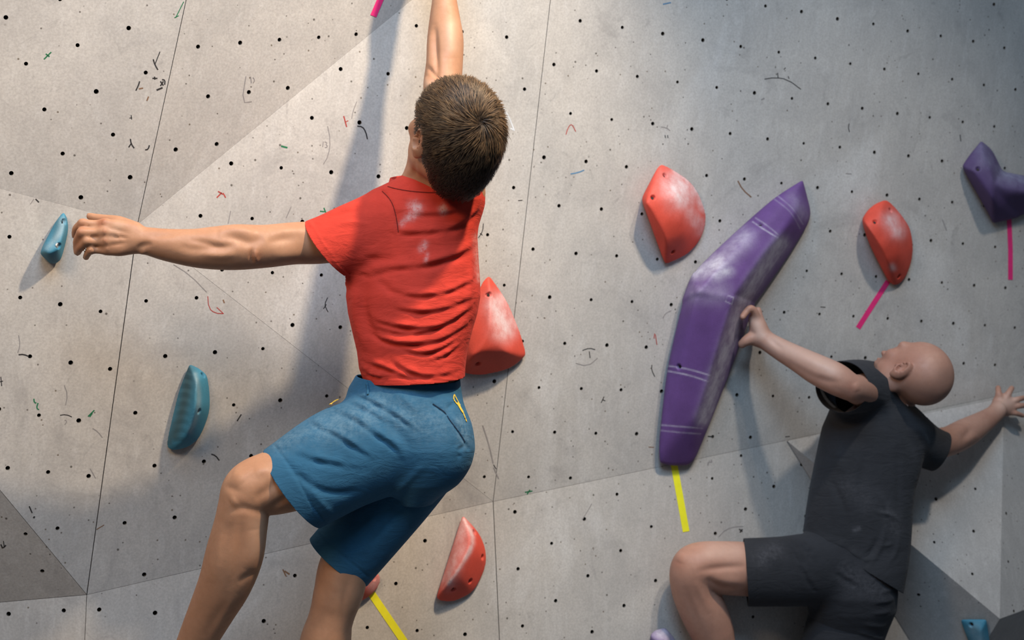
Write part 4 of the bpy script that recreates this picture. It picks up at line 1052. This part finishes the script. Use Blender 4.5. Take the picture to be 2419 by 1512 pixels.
SH1, SV1, SF1 = garment('t_shirt', [(S, [
    (cs(776, 588, 3.735), nslv, lambda x, y, z: (x < 815) | ((y < 652) & (x < 880))),
    (cs(985, 908, 3.68), np.array([0.045, -1, 0.10]), lambda x, y, z: y > 820),
    (cs(1015, 432, 3.80), np.array([0.05, 1, 0.30]), lambda x, y, z: (y < 520) & (x > 905) & (x < 1092) & (z < 3.87)),
    (cs(1100, 405, 3.85), np.array([0.1, 1, 0.2]), lambda x, y, z: (y < 470) & (x > 1078))])], 0.0036, FOLDS1,
    [(13, 0.75, [(978, 488), (985, 493)]), (10, 0.75, [(968, 512), (975, 508)]), (9, 0.8, [(1045, 492), (1048, 498)]), (8, 0.4, [(950, 528), (956, 522)]), (8, 0.6, [(997, 588), (1003, 578)]), (8, 0.5, [(1125, 560), (1130, 620), (1132, 660)]), (5, 0.35, [(1008, 600), (1006, 618)])],
    M_SHIRT1, P1, 'red cotton T-shirt with chalk smudges', 3)
V_, F_ = surf_strip(SV1, SF1, [(903, 452), (920, 470), (930, 490), (937, 520), (941, 548)], 2.0); obj('shoulder_seam', V_, F_, M_SEAM1, SH1)
V_, F_ = surf_strip(SV1, SF1, [(916, 441), (940, 447), (980, 453), (1030, 455), (1080, 449)], 1.8); obj('collar_seam', V_, F_, M_SEAM1, SH1)
# ribbed collar band
V_, F_ = [], []; nb = 56
for i in range(nb):
    a = 2 * math.pi * i / nb; ca, sa = math.cos(a), math.sin(a)
    zc = 3.80 - sa * 0.082; bx = 1019 + ca * 103; by = 436 + sa * 8 - ca * 2
    for r_, up_ in ((0, 0), (-5, -17), (-8, -17), (-3, 0)): V_.append(cs(bx + ca * r_, by + up_, zc - sa * r_ * .001))
for i in range(nb):
    j = (i + 1) % nb
    for k in range(4): F_.append((4 * i + k, 4 * i + (k + 1) % 4, 4 * j + (k + 1) % 4, 4 * j + k))
cb = obj('collar', V_, F_, M_SHIRT1, SH1, True)
for nm in ('chalk', 'dark'): set_attr(cb, nm, np.zeros(len(V_)))

# blue shorts: left leg with the seat, right leg
S = SDF(); SR = SDF()
S.loft([(885, 842, 1086, ZT, .112), (915, 824, 1089, ZT, .116), (946, 815, 1094, 3.79, .122), (998, 830, 1107, 3.785, .132), (1058, 860, 1109, 3.78, .140), (1093, 880, 1099, 3.785, .136), (1140, 910, 1073, 3.79, .118), (1190, 945, 1022, 3.80, .08)], 0.03)
S.chain([(985, 1025, 3.77, 108), (900, 1052, 3.745, 120), (807, 1084, 3.715, 123), (690, 1155, 3.67, 114), (590, 1215, 3.64, 110)], 0.025, 0.88)
SR.loft([(985, 900, 1100, 3.80, .10), (1058, 890, 1100, 3.80, .12), (1110, 905, 1084, 3.80, .11), (1180, 930, 1030, 3.81, .08)], 0.03)
SR.chain([(1015, 1065, 3.815, 92), (935, 1170, 3.83, 90), (800, 1328, 3.835, 88), (730, 1410, 3.835, 88)], 0.010, 0.88)
S.ell(cs(1035, 1060, 3.74), (.085, .10, .085), None, 0.05)
FOLDS2 = [
 (8, 4.2, [(800, 968), (840, 985), (890, 1020), (935, 1050), (950, 1075)], 'fold'), (8, 3.6, [(735, 992), (790, 1018), (840, 1050), (880, 1075)], 'fold'), (7, 3.0, [(850, 930), (900, 955), (950, 985), (980, 1010)], 'fold'), (7, 3.0, [(830, 948), (870, 965), (910, 990)], 'fold'),
 (9, 2.6, [(690, 1060), (750, 1080), (800, 1090), (850, 1100)], 'fold'), (9, -3.0, [(700, 1110), (740, 1150), (790, 1165), (850, 1160)]), (10, 2.4, [(720, 1130), (760, 1190), (790, 1220)]), (8, -2.0, [(680, 1090), (700, 1120), (735, 1150)]),
 (4, -2.0, [(1020, 953), (1052, 976), (1062, 990), (1086, 1024), (1107, 1060)], 'line'), (6, -2.2, [(1056, 966), (1066, 958), (1074, 955)]), (6, -2.2, [(1082, 1066), (1092, 1058), (1100, 1052)]), (5, -1.6, [(1080, 1080), (1092, 1075)]), (6, 2.0, [(1070, 985), (1090, 1010)]),
 (9, -2.0, [(980, 925), (1010, 935), (1040, 950)]), (10, 2.0, [(930, 925), (960, 945), (990, 975)]), (12, -2.0, [(900, 990), (940, 1020), (970, 1060)]), (9, 2.2, [(1000, 1100), (960, 1140), (920, 1185)]), (9, -2.2, [(960, 1190), (910, 1245), (870, 1290)]), (8, 2.0, [(900, 1200), (850, 1260), (815, 1300)]),
 (3, -1.2, [(648, 1052), (690, 1110), (735, 1190), (775, 1240)], 'line'), (3, -1.0, [(752, 1262), (800, 1305), (870, 1362)], 'line'), (8, 2.4, [(660, 1060), (700, 1040), (740, 1025)]),
]
def hemn(ax, ay, bx, by, nz=0.0):
    n = np.array([-(by - ay), -(bx - ax), 0.0]); n /= np.linalg.norm(n); n[2] = nz; return n
SO1, OV1, OF1 = garment('shorts', [
    (S, [(cs(690, 1155, 3.66), hemn(622, 1060, 758, 1250, 0.06), lambda x, y, z: x < 800),
         (cs(960, 905, 3.70), np.array([0.05, 1, -0.12]), lambda x, y, z: y < 960)]),
    (SR, [(cs(800, 1328, 3.83), hemn(732, 1272, 868, 1384, 0.05), lambda x, y, z: y > 1200)])], 0.0038, FOLDS2,
    [(40, 0.35, [(760, 1010), (850, 985), (900, 960)]), (45, 0.30, [(950, 980), (1030, 1000)]), (26, 0.3, [(660, 1050), (720, 1020)]), (20, 0.4, [(1085, 1000), (1100, 1040)])], M_SHORT1, P1, 'blue cotton climbing shorts', 3)
V_, F_ = surf_strip(OV1, OF1, [(1022, 954), (1050, 974), (1062, 992), (1086, 1024), (1098, 1044)], 2.2); obj('yoke_seam', V_, F_, M_SEAM2, SO1)
V_, F_ = surf_strip(OV1, OF1, [(868, 902), (871, 918), (870, 934)], 5, 0.003, 0.002); obj('belt_loop', V_, F_, M_SHORT1, SO1)
for q, w_ in (([(1072, 932), (1079, 946), (1086, 958)], 3.0), ([(1072, 932), (1071, 944), (1080, 957)], 3.0), ([(1080, 952), (1086, 964), (1092, 974)], 9), ([(1091, 970), (1097, 986), (1101, 996)], 4)):
    V_, F_ = surf_strip(OV1, OF1, q, w_, 0.0015); obj('yellow_emblem', V_, F_, M_GOLD, SO1)
V_, F_ = surf_strip(OV1, OF1, [(782, 962), (792, 954), (800, 950)], 6, 0.006, 0.002); obj('yellow_cord', V_, F_, M_GOLD, SO1)

# hair
def make_hair(person, g, sc):
    o3 = g(0, 0, 0); ax_ = [(g(*q) - o3) / np.linalg.norm(g(*q) - o3) for q in ((1, 0, 0), (0, 1, 0), (0, 0, 1))]
    R = np.array(ax_); rng = np.random.RandomState(3)
    H = SDF()
    H.ell(g(0, -0.012, 0.022), np.array([0.084, 0.106, 0.099]) * sc, R, 0.05)
    H.ell(g(0, -0.038, -0.034), np.array([0.071, 0.078, 0.096]) * sc, R, 0.05)
    V, F = H.mesh(0.0045, 3); N = normals(V, F)
    Q = (V - o3) @ R.T / sc; l, f, u = Q.T                           # left, forward, up in head units (m)
    keep = (u > 0.030) & (f < 0.078 - 0.30 * np.clip(0.07 - u, 0, 1)) | ((f < -0.012) & (u > -0.055)) | ((f < -0.030) & (u > -0.112)) | ((l < -0.02) & (f < 0.012) & (u > -0.06))
    keep |= (np.abs(l) > 0.055) & (f > 0.008) & (f < 0.024) & (u > -0.028)             # sideburns
    kf = keep[F].all(1); used = np.unique(F[kf]); remap = -np.ones(len(V), int); remap[used] = np.arange(len(used))
    Vc = V[used]; Fc = [list(map(int, q)) for q in remap[F[kf]]]; Nc = N[used]
    wh = g(0.012, -0.088, 0.068)                                                       # crown whorl
    VV = [v for v in Vc - Nc * 0.003]; FF = Fc; tips = [0.10] * len(VV)
    idx = rng.choice(len(used), 17000)
    for i in idx:
        v = Vc[i] + rng.normal(0, 0.0018, 3); n = Nc[i]; q = (v - o3) @ R.T / sc
        tang = v - wh; dist = np.linalg.norm(tang) / sc; tang = tang - n * (tang @ n); tang /= max(np.linalg.norm(tang), 1e-6)
        near = math.exp(-(dist / 0.030) ** 2); sw = np.cross(n, tang)
        wave = 0.55 * math.sin(q[0] * 190 + 3 * math.sin(q[2] * 70)) + 0.45 * math.sin(q[1] * 150 + q[2] * 120)
        tang = tang + sw * (0.30 + 0.8 * near + 0.45 * wave) + rng.normal(0, 0.10, 3); tang -= n * (tang @ n); tang /= np.linalg.norm(tang)
        top = float(np.clip((q[2] + 0.045) / 0.10, 0, 1)); L = (0.008 + 0.024 * top) * sc * rng.uniform(0.7, 1.25)
        lift = 0.10 + 0.22 * near + 0.16 * max(0.0, wave) * top + rng.uniform(0, 0.16)
        w = np.cross(n, tang) * rng.uniform(0.0005, 0.0011) * sc; ps = [v - n * 0.002]
        for k in range(3): ps.append(ps[-1] + (tang + n * (lift * (1.2 - k * 0.75))) * L / 3)
        tone = float(np.clip(rng.uniform(0.30, 0.85) + 0.25 * wave, 0.1, 1.0)) * (0.30 + 0.70 * top); s0 = len(VV)  # paler tone on top and wave crests paints the hair's highlights
        for k in range(3):
            for s_ in (-1, 1): VV.append(ps[k] + w * s_ * (1 - k * 0.22)); tips.append((0.15 + 0.42 * k) * tone)
        VV.append(ps[3]); tips.append(tone)
        FF += [(s0, s0 + 1, s0 + 3, s0 + 2), (s0 + 2, s0 + 3, s0 + 5, s0 + 4), (s0 + 4, s0 + 5, s0 + 6)]
    o = obj('hair', VV, FF, M_HAIR, person, True); o['label'] = 'short tousled brown hair'
    set_attr(o, 'tip', tips)
make_hair(P1, head1, 1.20)

# hold gripped above the frame by the raised right hand
build_hold('red hold above the raised right hand, beyond the top edge of the photo', M_RED2, MAIN, [
    ([(960, -230), (1000, -260), (1080, -262), (1130, -235), (1120, -180), (1060, -150), (990, -165)], [(1000, -215, 0.07), (1080, -220, 0.08), (1045, -205, 0.085)], 0.02)], group=RG)

# ============ bald climber in charcoal clothes
S = SDF()
ZM = 4.74
S.loft([(940, 2040, 2150, ZM, .06), (980, 1990, 2165, ZM, .085), (1060, 1965, 2160, ZM, .095), (1180, 1940, 2130, ZM, .095), (1290, 1925, 2120, ZM, .095), (1380, 1930, 2095, 4.73, .10), (1440, 1950, 2080, 4.74, .09)], 0.03)
S.chain([(2095, 965, ZM, 50), (2118, 925, 4.72, 46), (2150, 898, 4.69, 46)], 0.03)                                            # neck
HC2 = cs(2160, 885, 4.66)
eye2, head2 = add_head(S, HC2, (-0.367, 0.73, 0.58), (0.75, 0.60, -0.28), 1.08, False, 0.4)
# left arm: elbow towards the viewer, hand on the purple hold
S.chain([(2075, 930, ZM, 50), (2050, 925, 4.65, 44), (2018, 918, 4.545, 33), (2000, 910, 4.530, 34), (1972, 894, 4.535, 38), (1930, 873, 4.56, 36), (1892, 852, 4.59, 31), (1850, 829, 4.625, 26.5), (1812, 806, 4.655, 23), (1797, 795, 4.665, 22)], 0.018, 0.95)
zq = 4.665
S.chain([(1800, 795, zq, 21), (1790, 772, zq, 19), (1783, 752, zq, 15)], 0.012)
S.chain([(1798, 800, zq + .01, 20), (1776, 800, zq, 16), (1762, 806, zq - .005, 12), (1753, 813, zq, 10)], 0.012)                                    # thumb
S.chain([(1788, 758, zq - .005, 11), (1783, 738, zq - .018, 9.5), (1773, 729, zq - .028, 8.6), (1762, 738, zq - .030, 8), (1754, 749, zq - .045, 7)], 0.005)      # index finger over the edge
for i in range(3):                                                                                                                    # the others against the side
    dz = 0.018 + 0.019 * i; oy = 5 + 4 * i
    S.chain([(1791, 760 + oy, zq + dz, 10.5), (1792, 742 + oy, zq + dz, 9), (1790 - i, 728 + oy, zq + dz, 8.5), (1785 + 2 * i, 735 + oy, zq + dz + .004, 7)], 0.005)
S.ell(cs(1791, 778, zq + 0.022), (.024, .040, .038), None, 0.02)
# right arm, hand spread on the wall
S.chain([(2140, 1020, 4.77, 48), (2200, 1045, 4.85, 38), (2238, 1043, 4.90, 35), (2280, 1023, 4.97, 34), (2318, 1000, 5.05, 27), (2345, 981, 5.10, 21.5), (2356, 970, 5.12, 21)], 0.018, 0.95)
zr = 5.15
for bx, by, tx, ty, r in ((2360, 945, 2358, 916, 7.5), (2376, 942, 2390, 917, 7.5), (2388, 950, 2418, 940, 7.2), (2388, 962, 2424, 958, 7.0), (2382, 972, 2416, 982, 6.5)):
    S.chain([(2354, 968, zr - .02, 13), (bx, by, zr, r + 3)], 0.010)
    S.chain([(bx, by, zr, r + 1.5), ((bx + tx) / 2, (by + ty) / 2 - 1, zr - .004, r), (tx, ty, zr + .02, r - 1.2)], 0.005)
S.ell(cs(2368, 958, zr), (.036, .036, .016), None, 0.015)
# legs
S.chain([(2010, 1370, 4.73, 78), (1900, 1350, 4.69, 68), (1800, 1346, 4.645, 64), (1715, 1342, 4.60, 63), (1655, 1338, 4.575, 57), (1637, 1352, 4.575, 55), (1640, 1395, 4.59, 53), (1660, 1440, 4.61, 55), (1680, 1487, 4.63, 52), (1690, 1520, 4.635, 47), (1712, 1600, 4.615, 37), (1735, 1690, 4.59, 28)], 0.018, 0.95)
S.chain([(1735, 1700, 4.59, 30), (1700, 1735, 4.59, 26), (1650, 1745, 4.59, 20)], 0.015)
S.chain([(2020, 1420, 4.755, 78), (1990, 1520, 4.745, 70), (1960, 1650, 4.71, 58), (1955, 1760, 4.69, 50), (1960, 1880, 4.67, 30)], 0.018, 0.95)
S.chain([(1960, 1890, 4.67, 30), (1920, 1920, 4.67, 26), (1870, 1930, 4.67, 18)], 0.015)
REL2 = [
 (8, -2.6, [(1985, 905), (1960, 900), (1930, 890)]), (8, 2.4, [(2018, 905), (2026, 925)]), (10, 2.0, [(1960, 872), (1920, 855), (1880, 835)]), (9, -2.4, [(1990, 925), (1950, 905), (1900, 880), (1850, 850)]), (6, -2.0, [(1812, 790), (1830, 810), (1850, 825)]), (5, -2.0, [(1770, 785), (1785, 788)]),
 (8, -2.6, [(2272, 1040), (2285, 1025), (2295, 1010)]), (9, 2.0, [(2250, 1020), (2285, 1005)]), (8, 1.8, [(2280, 1045), (2310, 1025)]),
 (9, -4.0, [(1765, 1338), (1720, 1340), (1680, 1344), (1650, 1350)]), (12, 3.0, [(1760, 1375), (1715, 1372), (1680, 1365)]), (9, -3.6, [(1665, 1366), (1700, 1385), (1735, 1392)]), (14, 2.6, [(1615, 1305), (1605, 1330)]), (10, 2.2, [(1640, 1370), (1655, 1400), (1680, 1450)]), (9, -2.0, [(1615, 1380), (1630, 1430), (1655, 1490)]),
 (3, 1.0, [(2366, 945), (2362, 930)]), (3, 1.0, [(2375, 945), (2385, 930)]),
 (10, -2.0, [(2115, 900), (2130, 930), (2142, 955)]),
]
P2, BV2, BF2 = body('bald climber in charcoal T-shirt and black shorts, seen from behind', S, 0.0042, REL2,
    [(20, 0.4, [(2120, 866)]), (16, 0.3, [(2010, 915)]), (30, 0.3, [(2150, 850), (2100, 850)]), (16, 0.3, [(1602, 1330)])],
    [(24, 0.5, [(1830, 810), (1900, 840), (1960, 870)]), (16, 0.6, [(1786, 760), (1795, 790)]), (18, 0.5, [(2368, 955), (2390, 945)]), (22, 0.35, [(1680, 1300), (1740, 1300)])],
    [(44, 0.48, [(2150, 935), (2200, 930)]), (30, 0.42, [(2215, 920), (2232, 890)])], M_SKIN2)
eyes(P2, eye2, 1.05)

S = SDF()
S.loft([(862, 2012, 2058, ZM, .03), (886, 1992, 2082, ZM, .055), (930, 1978, 2122, ZM, .085), (960, 1965, 2150, ZM, .10), (985, 1955, 2172, ZM, .110), (1010, 1944, 2185, ZM, .116), (1060, 1933, 2182, ZM, .120), (1110, 1923, 2172, ZM, .120), (1150, 1915, 2160, ZM, .120),
        (1200, 1907, 2153, ZM, .120), (1249, 1900, 2151, ZM, .120), (1293, 1893, 2148, ZM, .120), (1342, 1893, 2141, 4.73, .124), (1400, 1905, 2130, 4.73, .126), (1450, 1912, 2122, 4.73, .126)], 0.02, 2.3)
S.chain([(2075, 930, ZM, 66), (2035, 916, 4.67, 66), (1992, 914, 4.585, 62), (1965, 914, 4.53, 60)], 0.03)
S.chain([(2120, 1010, 4.75, 66), (2190, 1055, 4.82, 52), (2260, 1080, 4.90, 48)], 0.03)
FOLDM = [
 (9, -4.0, [(2050, 960), (2010, 990), (1975, 1000), (1950, 990)]), (12, 3.0, [(2080, 930), (2110, 990), (2125, 1060), (2130, 1140)]), (9, -3.4, [(2135, 980), (2150, 1030), (2165, 1080)]), (8, 3.0, [(2160, 1000), (2185, 1040), (2190, 1080)]), (8, -2.6, [(2120, 1040), (2122, 1120), (2123, 1220)]),
 (8, 2.8, [(2075, 1160), (2095, 1200), (2110, 1240)]), (9, -2.6, [(1960, 1130), (1990, 1190), (2000, 1240)]), (8, 3.2, [(1940, 1275), (1990, 1290), (2030, 1318), (2060, 1322)], 'fold'), (7, 3.0, [(1925, 1290), (1960, 1305), (2000, 1330)], 'fold'), (7, 2.8, [(2060, 1330), (2080, 1290), (2090, 1250)]), (6, -2.4, [(2030, 1325), (2060, 1300), (2075, 1270)]),
 (5, 2.4, [(2070, 1210), (2100, 1215), (2118, 1225)]), (5, 2.0, [(2085, 1290), (2110, 1285)]), (6, 2.2, [(2100, 1330), (2118, 1300), (2122, 1260)]), (14, 2.5, [(1975, 1040), (1985, 1120)]), (9, -2.2, [(2040, 1080), (2035, 1160), (2045, 1220)]),
]
SH2, SV2, SF2 = garment('t_shirt', [(S, [
    (cs(1992, 914, 4.575), np.array([-0.45, 0.02, -0.89]), lambda x, y, z: (z < 4.66) & (x < 2050)),
    (cs(2217, 1070, 4.85), hemn(2236, 1028, 2196, 1112) * np.array([-1, -1, 1]) + np.array([0, 0, 0.1]), lambda x, y, z: (x > 2165) & (z > 4.70) & (y > 1000)),
    (cs(2015, 1330, 4.62), np.array([-0.52, -0.85, 0.0]), lambda x, y, z: y > 1235),
    (cs(2112, 922, 4.72), np.array([0.62, 0.78, 0.05]), lambda x, y, z: (y < 985) & (x > 2066))])], 0.0042, FOLDM,
    [(6, 0.6, [(2020, 1252), (2028, 1250)]), (20, 0.25, [(2100, 1210), (2115, 1250)]), (30, 0.16, [(2000, 1150), (2050, 1180)])], M_SHIRT2, P2, 'charcoal T-shirt', 3)
V_, F_ = surf_strip(SV2, SF2, [(2130, 938), (2138, 950), (2144, 958)], 8, 0.002); obj('neck_label', V_, F_, M_WHITE, SH2)

S = SDF()
S.loft([(1235, 1905, 2105, 4.74, .105), (1280, 1895, 2112, 4.74, .118), (1340, 1890, 2116, 4.735, .128), (1400, 1900, 2119, 4.73, .134), (1440, 1910, 2115, 4.74, .130), (1480, 1915, 2098, 4.76, .12), (1530, 1925, 2080, 4.78, .10)], 0.03)
S.chain([(2010, 1350, 4.73, 90), (1920, 1346, 4.69, 86), (1850, 1350, 4.66, 82), (1765, 1352, 4.63, 80), (1690, 1352, 4.60, 78)], 0.02, 0.9)
SR = SDF()
SR.loft([(1330, 1920, 2100, 4.745, .10), (1400, 1915, 2110, 4.745, .115), (1470, 1920, 2098, 4.75, .11)], 0.03)
SR.chain([(2020, 1425, 4.755, 92), (1990, 1510, 4.75, 92), (1965, 1620, 4.72, 84), (1955, 1720, 4.70, 80)], 0.012, 0.9)
SO2, OV2, OF2 = garment('shorts', [(S, [
    (cs(1762, 1352, 4.62), np.array([-0.99, -0.06, 0.10]), lambda x, y, z: x < 1850),
    (cs(2000, 1252, 4.66), np.array([0.15, 1, 0]), lambda x, y, z: (y < 1300) & (x > 1880))]),
    (SR, [(cs(1960, 1650, 4.71), np.array([-0.25, -0.97, 0]), lambda x, y, z: y > 1580)])], 0.0044,
    [(7, 3.4, [(1850, 1268), (1880, 1300), (1900, 1340), (1925, 1385)], 'fold'), (7, 2.8, [(1880, 1270), (1910, 1300), (1925, 1320)], 'fold'), (8, 2.6, [(1960, 1340), (2000, 1360), (2040, 1385)], 'fold'), (6, 2.2, [(1990, 1330), (2020, 1360)], 'fold'),
     (5, 2.4, [(2080, 1400), (2100, 1395), (2112, 1390)]), (5, 2.4, [(2060, 1425), (2095, 1420), (2112, 1415)]), (5, 2.4, [(2060, 1450), (2090, 1447), (2105, 1440)]), (5, 2.0, [(2040, 1475), (2080, 1480), (2095, 1475)]), (5, 2.2, [(2030, 1495), (2060, 1502), (2085, 1510)]), (3, -0.7, [(1782, 1290), (1790, 1340), (1788, 1410)], 'line'), (12, 2.0, [(1800, 1310), (1850, 1330)]), (9, -2.0, [(1990, 1370), (1960, 1330)])],
    [(24, 0.3, [(1830, 1300), (1800, 1320)]), (36, 0.3, [(2020, 1370), (2070, 1390)])], M_SHORT2, P2, 'black shorts', 3)
